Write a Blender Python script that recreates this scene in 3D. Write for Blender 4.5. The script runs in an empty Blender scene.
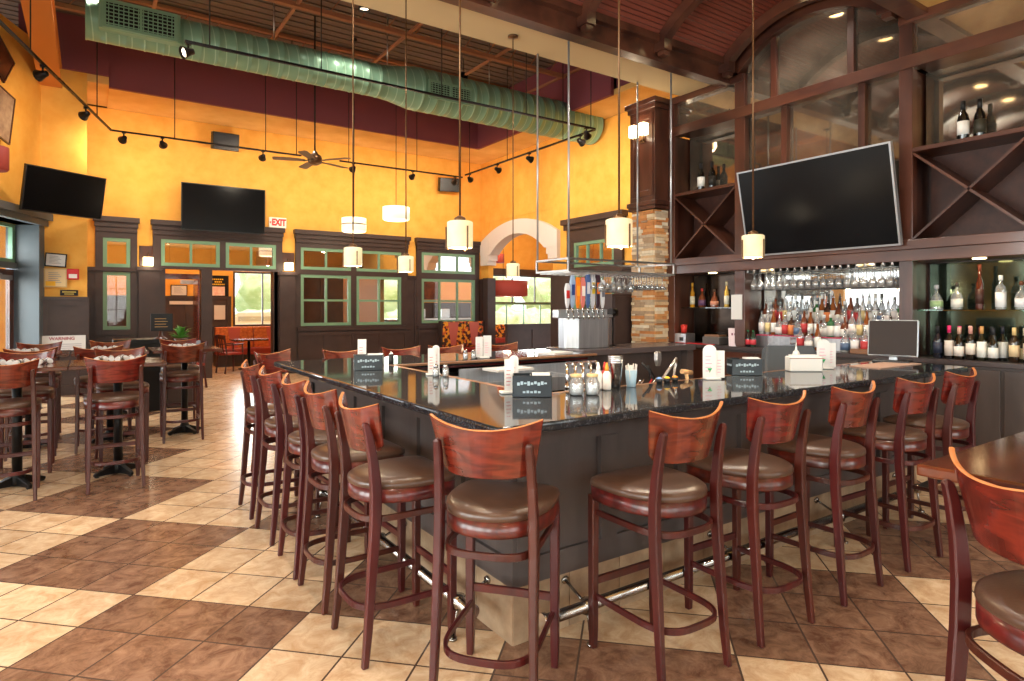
import bpy, bmesh, math, random
from mathutils import Vector, Matrix
R = random.Random(7)
PI = math.pi
C = bpy.context.scene.collection
SC = bpy.context.scene

# ------------------------------------------------------------------ helpers
class MB:
    """collects shapes and builds ONE mesh object"""
    def __init__(s): s.v = []; s.f = []; s.mi = []; s.sm = []; s.cur = 0
    def mat(s, i): s.cur = i; return s
    def face(s, idx, smooth=False):
        s.f.append(tuple(idx)); s.mi.append(s.cur); s.sm.append(smooth)
    def box(s, x0, y0, z0, x1, y1, z1):
        x0, x1 = min(x0, x1), max(x0, x1); y0, y1 = min(y0, y1), max(y0, y1); z0, z1 = min(z0, z1), max(z0, z1)
        n = len(s.v)
        s.v += [(x0,y0,z0),(x1,y0,z0),(x1,y1,z0),(x0,y1,z0),(x0,y0,z1),(x1,y0,z1),(x1,y1,z1),(x0,y1,z1)]
        for q in ((0,3,2,1),(4,5,6,7),(0,1,5,4),(1,2,6,5),(2,3,7,6),(3,0,4,7)): s.face([n+i for i in q])
        return s
    def hexa(s, pts):
        """8 corners: bottom 4 ccw then top 4"""
        n = len(s.v); s.v += [tuple(p) for p in pts]
        for q in ((0,3,2,1),(4,5,6,7),(0,1,5,4),(1,2,6,5),(2,3,7,6),(3,0,4,7)): s.face([n+i for i in q])
        return s
    def quad(s, a, b, c, d):
        n = len(s.v); s.v += [tuple(a), tuple(b), tuple(c), tuple(d)]; s.face((n,n+1,n+2,n+3)); return s
    def loops(s, rings, closed=True, cap0=True, cap1=True, smooth=True):
        n = len(s.v); k = len(rings[0])
        for r in rings: s.v += [tuple(p) for p in r]
        for i in range(len(rings)-1):
            for j in range(k if closed else k-1):
                a = n+i*k+j; b = n+i*k+(j+1) % k
                s.face((a, b, b+k, a+k), smooth)
        if cap0: s.face([n+j for j in range(k)][::-1])
        if cap1: s.face([n+(len(rings)-1)*k+j for j in range(k)])
        return s
    def lathe(s, prof, cx=0, cy=0, cz=0, seg=16, smooth=True, cap0=True, cap1=True):
        rings = [[(cx+r*math.cos(2*PI*j/seg), cy+r*math.sin(2*PI*j/seg), cz+z) for j in range(seg)] for r, z in prof]
        return s.loops(rings, True, cap0, cap1, smooth)
    def sweep(s, pts, sec, closed=False, smooth=False, up=(0,0,1)):
        """sweep a section [(a,b)...] along pts; a along side, b along up-ish"""
        P = [Vector(p) for p in pts]; n = len(P); rings = []; U = Vector(up)
        for i in range(n):
            if closed: t = P[(i+1) % n]-P[i-1]
            else: t = P[min(i+1, n-1)]-P[max(i-1, 0)]
            t.normalize()
            side = t.cross(U)
            if side.length < 1e-4: side = t.cross(Vector((0,1,0)))
            side.normalize(); u = side.cross(t).normalized()
            rings.append([P[i]+side*a+u*b for a, b in sec])
        if closed:
            rings.append(rings[0]); return s.loops(rings, True, False, False, smooth)
        return s.loops(rings, True, True, True, smooth)
    def tube(s, pts, r, seg=8, closed=False, smooth=True, up=(0,0,1)):
        return s.sweep(pts, [(r*math.cos(2*PI*j/seg), r*math.sin(2*PI*j/seg)) for j in range(seg)], closed, smooth, up)
    def cyl(s, a, b, r, seg=12, up=None):
        d = Vector(b)-Vector(a)
        up = up or ((0,0,1) if abs(d.normalized().z) < .9 else (0,1,0))
        return s.tube([a, b], r, seg, up=up)
    def bar(s, pts, w, h, up=(0,0,1)):
        return s.sweep(pts, [(-w/2,-h/2),(w/2,-h/2),(w/2,h/2),(-w/2,h/2)], up=up)
    def prism(s, poly, z0, z1, smooth=False):
        return s.loops([[(x,y,z0) for x, y in poly], [(x,y,z1) for x, y in poly]], True, True, True, smooth)
    def xform(s, M, start=0):
        for i in range(start, len(s.v)): s.v[i] = tuple(M @ Vector(s.v[i]))
        return s
    def mesh(s, name, mats):
        me = bpy.data.meshes.new(name); me.from_pydata(s.v, [], s.f)
        mats = mats if isinstance(mats, (list, tuple)) else [mats]
        for m in mats: me.materials.append(m)
        me.polygons.foreach_set('material_index', s.mi); me.polygons.foreach_set('use_smooth', s.sm)
        bm = bmesh.new(); bm.from_mesh(me); bmesh.ops.recalc_face_normals(bm, faces=bm.faces); bm.to_mesh(me); bm.free()
        return me
    def build(s, name, mats, parent=None, loc=None, rz=0, bevel=0, seg=1):
        o = bpy.data.objects.new(name, s.mesh(name, mats)); C.objects.link(o)
        if parent: o.parent = parent
        if loc: o.location = loc
        if rz: o.rotation_euler.z = rz
        if bevel:
            b = o.modifiers.new('bevel', 'BEVEL'); b.width = bevel; b.segments = seg; b.limit_method = 'ANGLE'; b.angle_limit = .7
        return o

def tag(o, label, cat, group=None, kind=None):
    if label: o['label'] = label
    if cat: o['category'] = cat
    if group: o['group'] = group
    if kind: o['kind'] = kind
    return o
def struct(o): o['kind'] = 'structure'; return o
def empty(name, loc=(0,0,0), rz=0):
    o = bpy.data.objects.new(name, None); C.objects.link(o); o.location = loc; o.rotation_euler.z = rz; o.empty_display_size = .1; return o
CH = {}
def reg(o):
    """remember the parts of a prototype so that it can be copied"""
    CH[o.name] = [c for c in C.objects if c.parent == o]
    for c in CH[o.name]: reg(c)
    return o
def copy_tree(o, parent=None):
    c = o.copy(); C.objects.link(c)
    if parent: c.parent = parent
    for ch in CH.get(o.name, []): copy_tree(ch, c)
    return c
def dup(o, loc, rz=0, label=None, group=None, scale=None):
    c = copy_tree(o); c.location = loc; c.rotation_euler = (0,0,rz)
    if label: c['label'] = label
    if group: c['group'] = group
    if scale: c.scale = scale
    return c

def text(s, size, mat, parent=None, loc=(0,0,0), rot=(PI/2,0,0), name='lettering', depth=.002, align='CENTER', bold=0.0):
    cu = bpy.data.curves.new('lettering', 'FONT'); cu.body = s; cu.size = size; cu.extrude = depth; cu.align_x = align; cu.align_y = 'CENTER'; cu.offset = bold
    t = bpy.data.objects.new('tmp', cu); C.objects.link(t)
    bpy.context.view_layer.update()
    me = bpy.data.meshes.new_from_object(t.evaluated_get(bpy.context.evaluated_depsgraph_get()))
    bpy.data.objects.remove(t)
    me.materials.clear(); me.materials.append(mat)
    o = bpy.data.objects.new(name, me); C.objects.link(o); o.location = loc; o.rotation_euler = rot
    if parent: o.parent = parent
    return o

# ------------------------------------------------------------------ materials
def srgb(r, g, b):
    f = lambda c: (c/255/12.92) if c/255 <= .04045 else ((c/255+.055)/1.055)**2.4
    return (f(r), f(g), f(b), 1)
def mat(name, col, rough=.5, metal=0, spec=.5, emit=None, es=0, coat=0, trans=0, var=None, vscale=6, bump=0, bscale=40, stretch=(1,1,1), ior=1.45, alpha=1, coords='Object'):
    m = bpy.data.materials.new(name); m.use_nodes = True; nt = m.node_tree; N = nt.nodes; L = nt.links
    b = N['Principled BSDF']; c = col if len(col) == 4 else (*col, 1)
    b.inputs['Base Color'].default_value = c; b.inputs['Roughness'].default_value = rough; b.inputs['Metallic'].default_value = metal
    b.inputs['Specular IOR Level'].default_value = spec; b.inputs['Coat Weight'].default_value = coat; b.inputs['Coat Roughness'].default_value = .08
    b.inputs['Transmission Weight'].default_value = trans; b.inputs['IOR'].default_value = ior
    if emit: b.inputs['Emission Color'].default_value = emit; b.inputs['Emission Strength'].default_value = es
    if var or bump:
        tc = N.new('ShaderNodeTexCoord'); mp = N.new('ShaderNodeMapping'); mp.inputs['Scale'].default_value = stretch
        L.new(tc.outputs[coords], mp.inputs[0])
    if var:
        nz = N.new('ShaderNodeTexNoise'); nz.inputs['Scale'].default_value = vscale; nz.inputs['Detail'].default_value = 6; nz.inputs['Roughness'].default_value = .6
        L.new(mp.outputs[0], nz.inputs[0])
        rp = N.new('ShaderNodeValToRGB'); rp.color_ramp.elements[0].position = .32; rp.color_ramp.elements[1].position = .68
        rp.color_ramp.elements[0].color = var; rp.color_ramp.elements[1].color = c
        L.new(nz.outputs['Fac'], rp.inputs[0]); L.new(rp.outputs[0], b.inputs['Base Color'])
    if bump:
        n2 = N.new('ShaderNodeTexNoise'); n2.inputs['Scale'].default_value = bscale; n2.inputs['Detail'].default_value = 4
        L.new(mp.outputs[0], n2.inputs[0]); bp = N.new('ShaderNodeBump'); bp.inputs['Strength'].default_value = bump; bp.inputs['Distance'].default_value = .01
        L.new(n2.outputs['Fac'], bp.inputs['Height']); L.new(bp.outputs[0], b.inputs['Normal'])
    return m
def woodmat(name, c1, c2, rough=.3, scale=5, stretch=(1,1,.15), coat=.3, bands=8, rnd=0, coords='Object'):
    m = bpy.data.materials.new(name); m.use_nodes = True; nt = m.node_tree; N = nt.nodes; L = nt.links; b = N['Principled BSDF']
    tc = N.new('ShaderNodeTexCoord'); mp = N.new('ShaderNodeMapping'); mp.inputs['Scale'].default_value = stretch; L.new(tc.outputs[coords], mp.inputs[0])
    oi = N.new('ShaderNodeObjectInfo')
    ad = N.new('ShaderNodeVectorMath'); ad.operation = 'ADD'; L.new(mp.outputs[0], ad.inputs[0])
    cm = N.new('ShaderNodeCombineXYZ'); ml = N.new('ShaderNodeMath'); ml.operation = 'MULTIPLY'; ml.inputs[1].default_value = 7.3
    L.new(oi.outputs['Random'], ml.inputs[0]); L.new(ml.outputs[0], cm.inputs[0]); L.new(ml.outputs[0], cm.inputs[2]); L.new(cm.outputs[0], ad.inputs[1])
    nz = N.new('ShaderNodeTexNoise'); nz.inputs['Scale'].default_value = scale; nz.inputs['Detail'].default_value = 3; L.new(ad.outputs[0], nz.inputs[0])
    m1 = N.new('ShaderNodeMath'); m1.operation = 'MULTIPLY'; m1.inputs[1].default_value = bands; L.new(nz.outputs['Fac'], m1.inputs[0])
    fr = N.new('ShaderNodeMath'); fr.operation = 'PINGPONG'; fr.inputs[1].default_value = 1; L.new(m1.outputs[0], fr.inputs[0])
    rp = N.new('ShaderNodeValToRGB'); rp.color_ramp.elements[0].color = c1; rp.color_ramp.elements[1].color = c2; L.new(fr.outputs[0], rp.inputs[0])
    out = rp.outputs[0]
    if rnd:
        hs = N.new('ShaderNodeHueSaturation'); mr = N.new('ShaderNodeMapRange'); mr.inputs[3].default_value = .5-rnd*.3; mr.inputs[4].default_value = .5+rnd
        L.new(oi.outputs['Random'], mr.inputs[0]); L.new(mr.outputs[0], hs.inputs['Hue']); L.new(out, hs.inputs['Color']); out = hs.outputs[0]
    L.new(out, b.inputs['Base Color']); b.inputs['Roughness'].default_value = rough; b.inputs['Coat Weight'].default_value = coat; b.inputs['Coat Roughness'].default_value = .12
    return m
def paneglass(name, tint=(1,1,1,1), refl=.12, haze=0, k=.8):
    m = bpy.data.materials.new(name); m.use_nodes = True; nt = m.node_tree; N = nt.nodes; L = nt.links
    N.remove(N['Principled BSDF']); o = N['Material Output']
    t = N.new('ShaderNodeBsdfTransparent'); t.inputs[0].default_value = tint
    g = N.new('ShaderNodeBsdfGlossy'); g.inputs['Roughness'].default_value = .02
    lw = N.new('ShaderNodeLayerWeight'); lw.inputs[0].default_value = .35
    mm = N.new('ShaderNodeMath'); mm.operation = 'MULTIPLY_ADD'; mm.inputs[1].default_value = k; mm.inputs[2].default_value = refl; mm.use_clamp = True
    L.new(lw.outputs['Fresnel'], mm.inputs[0])
    x = N.new('ShaderNodeMixShader'); L.new(mm.outputs[0], x.inputs[0]); L.new(t.outputs[0], x.inputs[1]); L.new(g.outputs[0], x.inputs[2]); 
    if haze:
        df = N.new('ShaderNodeBsdfDiffuse'); df.inputs[0].default_value = (.9,.92,.94,1); y = N.new('ShaderNodeMixShader'); y.inputs[0].default_value = haze
        L.new(x.outputs[0], y.inputs[1]); L.new(df.outputs[0], y.inputs[2]); L.new(y.outputs[0], o.inputs[0])
    else: L.new(x.outputs[0], o.inputs[0])
    return m
def mirror(name, c1, c2, rough=.03, scale=1.6):
    m = mat(name, c2, rough, metal=.86, var=c1, vscale=scale)
    return m

M = {}
M['yellow'] = mat('golden_plaster', srgb(236,177,82), .75, var=srgb(227,160,62), vscale=3.2, bump=.12, bscale=30)
M['yellow_ceiling'] = mat('warm_plaster', srgb(232,190,120), .8, var=srgb(218,170,94), vscale=2)
M['beige'] = mat('beige_plaster', srgb(208,184,140), .85)
M['purple'] = mat('plum_paint', srgb(128,66,76), .7)
M['deck'] = mat('dark_deck', srgb(112,94,84), .8)
M['joist'] = mat('primer_steel', srgb(164,112,82), .6)
M['joist_orange'] = mat('orange_steel', srgb(194,122,58), .6)
M['panel'] = mat('painted_panelling', srgb(66,50,47), .42, var=srgb(56,42,40), vscale=4)
M['barpanel'] = mat('bar_panelling', srgb(86,76,73), .36, var=srgb(70,62,60), vscale=5, stretch=(1,1,.2))
M['green'] = mat('sage_paint', srgb(112,150,122), .45)
M['duct'] = mat('mint_painted_duct', srgb(132,172,144), .36, metal=.15)
M['wood_red'] = woodmat('mahogany_stain', srgb(74,18,14), srgb(112,32,23), .27, 4, (.7,1,3.2), .5, 10, .012)
M['wood_leg'] = woodmat('mahogany_leg_stain', srgb(58,14,14), srgb(84,23,20), .36, 8, (1,1,.1), .1, 4, .018)
M['vinyl'] = mat('brown_vinyl', srgb(78,55,43), .3, bump=.08, bscale=120, coat=.1)
M['wood_dark'] = woodmat('walnut_stain', srgb(58,30,22), srgb(94,54,38), .34, 3, (1,.3,1), .35, 5)
M['wood_dark_v'] = woodmat('walnut_stain_upright', srgb(56,29,21), srgb(90,50,36), .34, 3, (1,1,.2), .35, 5)
M['wood_trim'] = woodmat('oak_trim', srgb(128,88,60), srgb(164,118,82), .35, 4, (.3,.3,1), .2, 4)
M['table'] = woodmat('table_veneer', srgb(60,24,14), srgb(98,44,22), .16, 3, (.35,1.4,1), .6, 5)
M['black'] = mat('black_enamel', srgb(16,15,16), .4, spec=.3)
M['blackmetal'] = mat('black_metal', srgb(26,22,22), .4, metal=.4)
M['bronze'] = mat('bronze_rod', srgb(104,76,52), .35, metal=.8)
M['steel'] = mat('brushed_steel', srgb(206,208,212), .36, metal=.9, var=srgb(180,182,188), vscale=3, stretch=(8,8,.5))
M['chrome'] = mat('chrome', srgb(215,215,218), .12, metal=1)
M['nickel'] = mat('satin_nickel', srgb(180,176,172), .3, metal=1)
M['screen'] = mat('screen_glass', srgb(12,12,14), .2, spec=.22)
M['railmetal'] = mat('polished_rail', srgb(160,156,152), .2, metal=1)
M['plyedge'] = mat('plywood_edge', srgb(188,116,62), .4)
M['plastic'] = mat('dark_plastic', srgb(30,30,32), .4)
M['silver'] = mat('silver_plastic', srgb(170,172,176), .3, metal=.6)
M['white'] = mat('white_paint', srgb(214,212,208), .5)
M['paper'] = mat('paper', srgb(214,212,210), .6)
M['pinkpaper'] = mat('pink_print', srgb(222,130,160), .6)
M['red'] = mat('red_paint', srgb(190,28,34), .4)
M['exitred'] = mat('exit_red', srgb(235,40,30), .5, emit=srgb(240,20,15), es=.4)
M['exitface'] = mat('exit_face', srgb(235,232,222), .5, emit=srgb(240,230,215), es=.05)
M['stonetrim'] = mat('white_stone_trim', srgb(222,212,206), .8, bump=.3, bscale=15)
M['shade'] = mat('linen_glass_shade', srgb(214,200,168), .5, emit=srgb(255,226,165), es=.30, var=srgb(196,180,148), vscale=14)
M['shade_far'] = mat('white_drum_fabric', srgb(245,240,225), .6, emit=srgb(255,236,195), es=.8)
M['shade_red'] = mat('red_drum_fabric', srgb(158,62,54), .7, emit=srgb(190,80,60), es=.08)
M['glow'] = mat('lamp_glow', srgb(255,240,210), .5, emit=srgb(255,222,160), es=9)
M['glow_soft'] = mat('sconce_glass', srgb(255,240,215), .5, emit=srgb(255,226,170), es=3.2)
M['lampface'] = mat('spot_face', srgb(255,245,225), .5, emit=srgb(255,236,205), es=6)
M['glass'] = paneglass('clear_glass', (.96,.98,.96,1), .015, 0, .25)
M['glass_mirror'] = paneglass('reflective_transom_glass', (.8,.82,.8,1), .45)
M['glass_green'] = paneglass('green_shelf_glass', (.6,.85,.7,1), .15)
M['stem'] = paneglass('stemware_glass', (.95,.96,.97,1), .16, .16)  # white diffuse mixed in stands for highlights on the glass
M['mirror'] = mirror('antique_mirror', srgb(120,104,90), srgb(212,196,174), .045, 1.1)
M['mirror_clear'] = mirror('bar_mirror', srgb(205,205,200), srgb(225,225,220), .02, 2)
M['ground'] = mat('pale_paving', srgb(215,212,205), .9)
M['leaf'] = mat('leaf', srgb(172,190,130), .8, var=srgb(222,226,186), vscale=3.5, bump=.6, bscale=5)  # leaf colours paled to stand for overexposed daylight
M['plantleaf'] = mat('house_plant_leaf', srgb(60,120,40), .5, var=srgb(100,160,60), vscale=10)

def granite():
    m = mat('black_granite', srgb(20,20,22), .05, spec=.42); nt = m.node_tree; N = nt.nodes; L = nt.links; b = N['Principled BSDF']
    tc = N.new('ShaderNodeTexCoord'); v = N.new('ShaderNodeTexVoronoi'); v.inputs['Scale'].default_value = 170; L.new(tc.outputs['Object'], v.inputs[0])
    nz = N.new('ShaderNodeTexNoise'); nz.inputs['Scale'].default_value = 60; L.new(tc.outputs['Object'], nz.inputs[0])
    mx = N.new('ShaderNodeMath'); mx.operation = 'MULTIPLY'; L.new(v.outputs['Color'], mx.inputs[0]); L.new(nz.outputs['Fac'], mx.inputs[1])
    rp = N.new('ShaderNodeValToRGB'); e = rp.color_ramp.elements; e[0].position = .28; e[0].color = srgb(38,39,42); e[1].position = .6; e[1].color = srgb(88,90,95)
    L.new(mx.outputs[0], rp.inputs[0]); L.new(rp.outputs[0], b.inputs['Base Color'])
    return m
M['granite'] = granite()

def floor_mat():
    m = bpy.data.materials.new('checker_ceramic_tile'); m.use_nodes = True; nt = m.node_tree; N = nt.nodes; L = nt.links; b = N['Principled BSDF']
    geo = N.new('ShaderNodeNewGeometry'); sp = N.new('ShaderNodeSeparateXYZ'); L.new(geo.outputs['Position'], sp.inputs[0])
    def mt(op, a, bb, clamp=False):
        n = N.new('ShaderNodeMath'); n.operation = op; n.use_clamp = clamp
        for i, v in enumerate((a, bb)):
            if v is None: continue
            if isinstance(v, (int, float)): n.inputs[i].default_value = v
            else: L.new(v, n.inputs[i])
        return n.outputs[0]
    x, y = sp.outputs[0], sp.outputs[1]; r = math.sqrt(.5); T = .3433
    p = mt('MULTIPLY', mt('ADD', x, y), r); q = mt('MULTIPLY', mt('SUBTRACT', y, x), r)
    pt = mt('DIVIDE', mt('SUBTRACT', p, 2.905), T); qt = mt('DIVIDE', mt('SUBTRACT', q, 2.63), T)
    pb = mt('FLOOR', mt('DIVIDE', pt, 3), None); qb = mt('FLOOR', mt('DIVIDE', qt, 3), None)
    ck = mt('ABSOLUTE', mt('MODULO', mt('ADD', pb, qb), 2), None)   # 0 dark, 1 light
    plain = mt('MULTIPLY', mt('MULTIPLY', mt('GREATER_THAN', pb, 1.5), mt('GREATER_THAN', mt('SUBTRACT', pb, qb), 1.5)), mt('GREATER_THAN', qb, -1.5)); ck = mt('MAXIMUM', ck, plain)
    pf = mt('FRACT', pt, None); qf = mt('FRACT', qt, None)
    def edge(f): return mt('MINIMUM', f, mt('SUBTRACT', 1, f))
    ed = mt('MINIMUM', edge(pf), edge(qf)); g = mt('LESS_THAN', ed, .014)
    cell = N.new('ShaderNodeCombineXYZ'); L.new(mt('FLOOR', pt, None), cell.inputs[0]); L.new(mt('FLOOR', qt, None), cell.inputs[1])
    wn = N.new('ShaderNodeTexWhiteNoise'); L.new(cell.outputs[0], wn.inputs[0])
    off = N.new('ShaderNodeVectorMath'); off.operation = 'MULTIPLY_ADD'; L.new(wn.outputs['Color'], off.inputs[0]); off.inputs[1].default_value = (9,9,9); L.new(geo.outputs['Position'], off.inputs[2])
    nz = N.new('ShaderNodeTexNoise'); nz.inputs['Scale'].default_value = 9; nz.inputs['Detail'].default_value = 9; nz.inputs['Roughness'].default_value = .72; nz.inputs['Distortion'].default_value = .6
    L.new(off.outputs[0], nz.inputs[0])
    def ramp(a, bb):
        rp = N.new('ShaderNodeValToRGB'); e = rp.color_ramp.elements; e[0].position = .36; e[1].position = .64; e[0].color = a; e[1].color = bb; L.new(nz.outputs['Fac'], rp.inputs[0]); return rp.outputs[0]
    dk = ramp(srgb(98,66,50), srgb(150,114,90)); lt = ramp(srgb(190,152,114), srgb(222,194,160))
    mx = N.new('ShaderNodeMix'); mx.data_type = 'RGBA'; L.new(ck, mx.inputs['Factor']); L.new(dk, mx.inputs['A']); L.new(lt, mx.inputs['B'])
    hs = N.new('ShaderNodeHueSaturation'); mr = N.new('ShaderNodeMapRange'); mr.inputs[3].default_value = .86; mr.inputs[4].default_value = 1.12; L.new(wn.outputs['Value'], mr.inputs[0]); L.new(mr.outputs[0], hs.inputs['Value']); L.new(mx.outputs['Result'], hs.inputs['Color'])
    m2 = N.new('ShaderNodeMix'); m2.data_type = 'RGBA'; L.new(g, m2.inputs['Factor']); L.new(hs.outputs[0], m2.inputs['A']); m2.inputs['B'].default_value = srgb(82,64,54)
    L.new(m2.outputs['Result'], b.inputs['Base Color'])
    rr = N.new('ShaderNodeMapRange'); rr.inputs[3].default_value = .16; rr.inputs[4].default_value = .32; L.new(nz.outputs['Fac'], rr.inputs[0]); L.new(rr.outputs[0], b.inputs['Roughness'])
    bp = N.new('ShaderNodeBump'); bp.inputs['Strength'].default_value = .25; bp.inputs['Distance'].default_value = .004
    hh = mt('ADD', mt('MULTIPLY', mt('SUBTRACT', 1, g), 1), mt('MULTIPLY', nz.outputs['Fac'], .4)); L.new(hh, bp.inputs['Height']); L.new(bp.outputs[0], b.inputs['Normal'])
    return m
M['floor'] = floor_mat()

def duct_mat():
    m = mat('mint_spiral_duct', srgb(132,172,144), .36, metal=.15); nt = m.node_tree; N = nt.nodes; L = nt.links; b = N['Principled BSDF']
    tc = N.new('ShaderNodeTexCoord'); sp = N.new('ShaderNodeSeparateXYZ'); L.new(tc.outputs['Object'], sp.inputs[0])
    a = N.new('ShaderNodeMath'); a.operation = 'MULTIPLY_ADD'; a.inputs[1].default_value = .12; L.new(sp.outputs[2], a.inputs[0]); L.new(sp.outputs[0], a.inputs[2])
    d = N.new('ShaderNodeMath'); d.operation = 'DIVIDE'; d.inputs[1].default_value = .15; L.new(a.outputs[0], d.inputs[0]); f = N.new('ShaderNodeMath'); f.operation = 'FRACT'; L.new(d.outputs[0], f.inputs[0])
    g = N.new('ShaderNodeMath'); g.operation = 'LESS_THAN'; g.inputs[1].default_value = .1; L.new(f.outputs[0], g.inputs[0])
    mx = N.new('ShaderNodeMix'); mx.data_type = 'RGBA'; L.new(g.outputs[0], mx.inputs['Factor']); mx.inputs['A'].default_value = srgb(126,166,140); mx.inputs['B'].default_value = srgb(160,196,170); L.new(mx.outputs['Result'], b.inputs['Base Color'])
    return m
M['duct_spiral'] = duct_mat()
def base_tile():
    """brown mottled skirting tile with joints along its run"""
    m = mat('skirting_tile', srgb(178,152,124), .35, var=srgb(138,112,88), vscale=7); return m
M['basetile'] = base_tile()

def stone_mat():
    m = bpy.data.materials.new('stacked_ledge_stone'); m.use_nodes = True; nt = m.node_tree; N = nt.nodes; L = nt.links; b = N['Principled BSDF']; b.inputs['Roughness'].default_value = .85
    oi = N.new('ShaderNodeAttribute'); oi.attribute_name = 'tone'
    rp = N.new('ShaderNodeValToRGB'); rp.color_ramp.interpolation = 'CONSTANT'; e = rp.color_ramp.elements
    cols = [srgb(222,200,166), srgb(196,130,76), srgb(214,180,138), srgb(176,148,118), srgb(228,214,188), srgb(208,146,88), srgb(190,168,142)]
    e[0].color = cols[0]; e[1].color = cols[1]; e[1].position = 1/7
    for i in range(2, 7): k = e.new(i/7); k.color = cols[i]
    L.new(oi.outputs['Fac'], rp.inputs[0])
    tc = N.new('ShaderNodeTexCoord'); nz = N.new('ShaderNodeTexNoise'); nz.inputs['Scale'].default_value = 22; nz.inputs['Detail'].default_value = 5; L.new(tc.outputs['Object'], nz.inputs[0])
    hs = N.new('ShaderNodeHueSaturation'); mr = N.new('ShaderNodeMapRange'); mr.inputs[3].default_value = .7; mr.inputs[4].default_value = 1.2; L.new(nz.outputs['Fac'], mr.inputs[0]); L.new(mr.outputs[0], hs.inputs['Value']); L.new(rp.outputs[0], hs.inputs['Color']); L.new(hs.outputs[0], b.inputs['Base Color'])
    bp = N.new('ShaderNodeBump'); bp.inputs['Strength'].default_value = .4; bp.inputs['Distance'].default_value = .01; L.new(nz.outputs['Fac'], bp.inputs['Height']); L.new(bp.outputs[0], b.inputs['Normal'])
    return m
M['stone'] = stone_mat()
def vault_mat():
    m = bpy.data.materials.new('beadboard'); m.use_nodes = True; nt = m.node_tree; N = nt.nodes; L = nt.links; b = N['Principled BSDF']; b.inputs['Roughness'].default_value = .3
    b.inputs['Base Color'].default_value = srgb(120,56,36)
    at = N.new('ShaderNodeAttribute'); at.attribute_name = 'UVMap'; sp = N.new('ShaderNodeSeparateXYZ'); L.new(at.outputs['Vector'], sp.inputs[0])
    ml = N.new('ShaderNodeMath'); ml.operation = 'MULTIPLY'; ml.inputs[1].default_value = 1/.052; L.new(sp.outputs[0], ml.inputs[0])
    fr = N.new('ShaderNodeMath'); fr.operation = 'FRACT'; L.new(ml.outputs[0], fr.inputs[0])
    rp = N.new('ShaderNodeValToRGB'); e = rp.color_ramp.elements; e[0].position = .0; e[0].color = (0,0,0,1); e[1].position = .25; e[1].color = (1,1,1,1); L.new(fr.outputs[0], rp.inputs[0])
    mx = N.new('ShaderNodeMix'); mx.data_type = 'RGBA'; L.new(rp.outputs[0], mx.inputs['Factor']); mx.inputs['A'].default_value = srgb(50,22,16); mx.inputs['B'].default_value = srgb(128,66,52)
    L.new(mx.outputs['Result'], b.inputs['Base Color'])
    bp = N.new('ShaderNodeBump'); bp.inputs['Distance'].default_value = .006; L.new(rp.outputs[0], bp.inputs['Height']); L.new(bp.outputs[0], b.inputs['Normal'])
    return m
M['vault'] = vault_mat()
def booth_mat():
    m = bpy.data.materials.new('floral_upholstery'); m.use_nodes = True; nt = m.node_tree; N = nt.nodes; L = nt.links; b = N['Principled BSDF']; b.inputs['Roughness'].default_value = .7
    tc = N.new('ShaderNodeTexCoord'); v = N.new('ShaderNodeTexVoronoi'); v.inputs['Scale'].default_value = 16; L.new(tc.outputs['Object'], v.inputs[0])
    rp = N.new('ShaderNodeValToRGB'); rp.color_ramp.interpolation = 'CONSTANT'; e = rp.color_ramp.elements
    e[0].color = srgb(226,150,40); e[1].position = .35; e[1].color = srgb(92,24,20)
    for p_, c_ in ((.5, srgb(60,50,34)), (.62, srgb(200,90,40)), (.8, srgb(70,20,18))): k = e.new(p_); k.color = c_
    sp = N.new('ShaderNodeSeparateColor'); L.new(v.outputs['Color'], sp.inputs[0]); L.new(sp.outputs[0], rp.inputs[0]); L.new(rp.outputs[0], b.inputs['Base Color'])
    return m
M['floral'] = booth_mat()
M['apron'] = woodmat('apron_stain', srgb(60,15,13), srgb(96,25,19), .32, 9, (1,1,1), .3, 8, .01)
M['rust_fabric'] = mat('rust_pattern_fabric', srgb(222,138,76), .8, var=srgb(170,84,48), vscale=18)
M['pale_red'] = mat('faded_red_vinyl', srgb(190,96,84), .5)
M['red_vinyl'] = mat('oxblood_vinyl', srgb(140,44,38), .35)
# ------------------------------------------------------------------ camera
cam = bpy.data.cameras.new('camera'); co = bpy.data.objects.new('camera', cam); C.objects.link(co); SC.camera = co
cam.sensor_width = 36; cam.lens = 36*621.4/1024; cam.shift_y = -33.5/1024; cam.clip_start = .05; cam.clip_end = 200
co.location = (0,0,1.55); co.rotation_euler = (PI/2, 0, -math.radians(34.2))
vs = SC.view_settings; vs.view_transform = 'Standard'; vs.look = 'None'; vs.gamma = 1; vs.exposure = 0.15; vs.use_curve_mapping = False
SC.cycles.use_denoising = True; SC.cycles.max_bounces = 9; SC.cycles.diffuse_bounces = 5; SC.cycles.glossy_bounces = 5; SC.cycles.transparent_max_bounces = 24
SC.cycles.caustics_reflective = False; SC.cycles.caustics_refractive = False; SC.cycles.sample_clamp_indirect = 6

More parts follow.
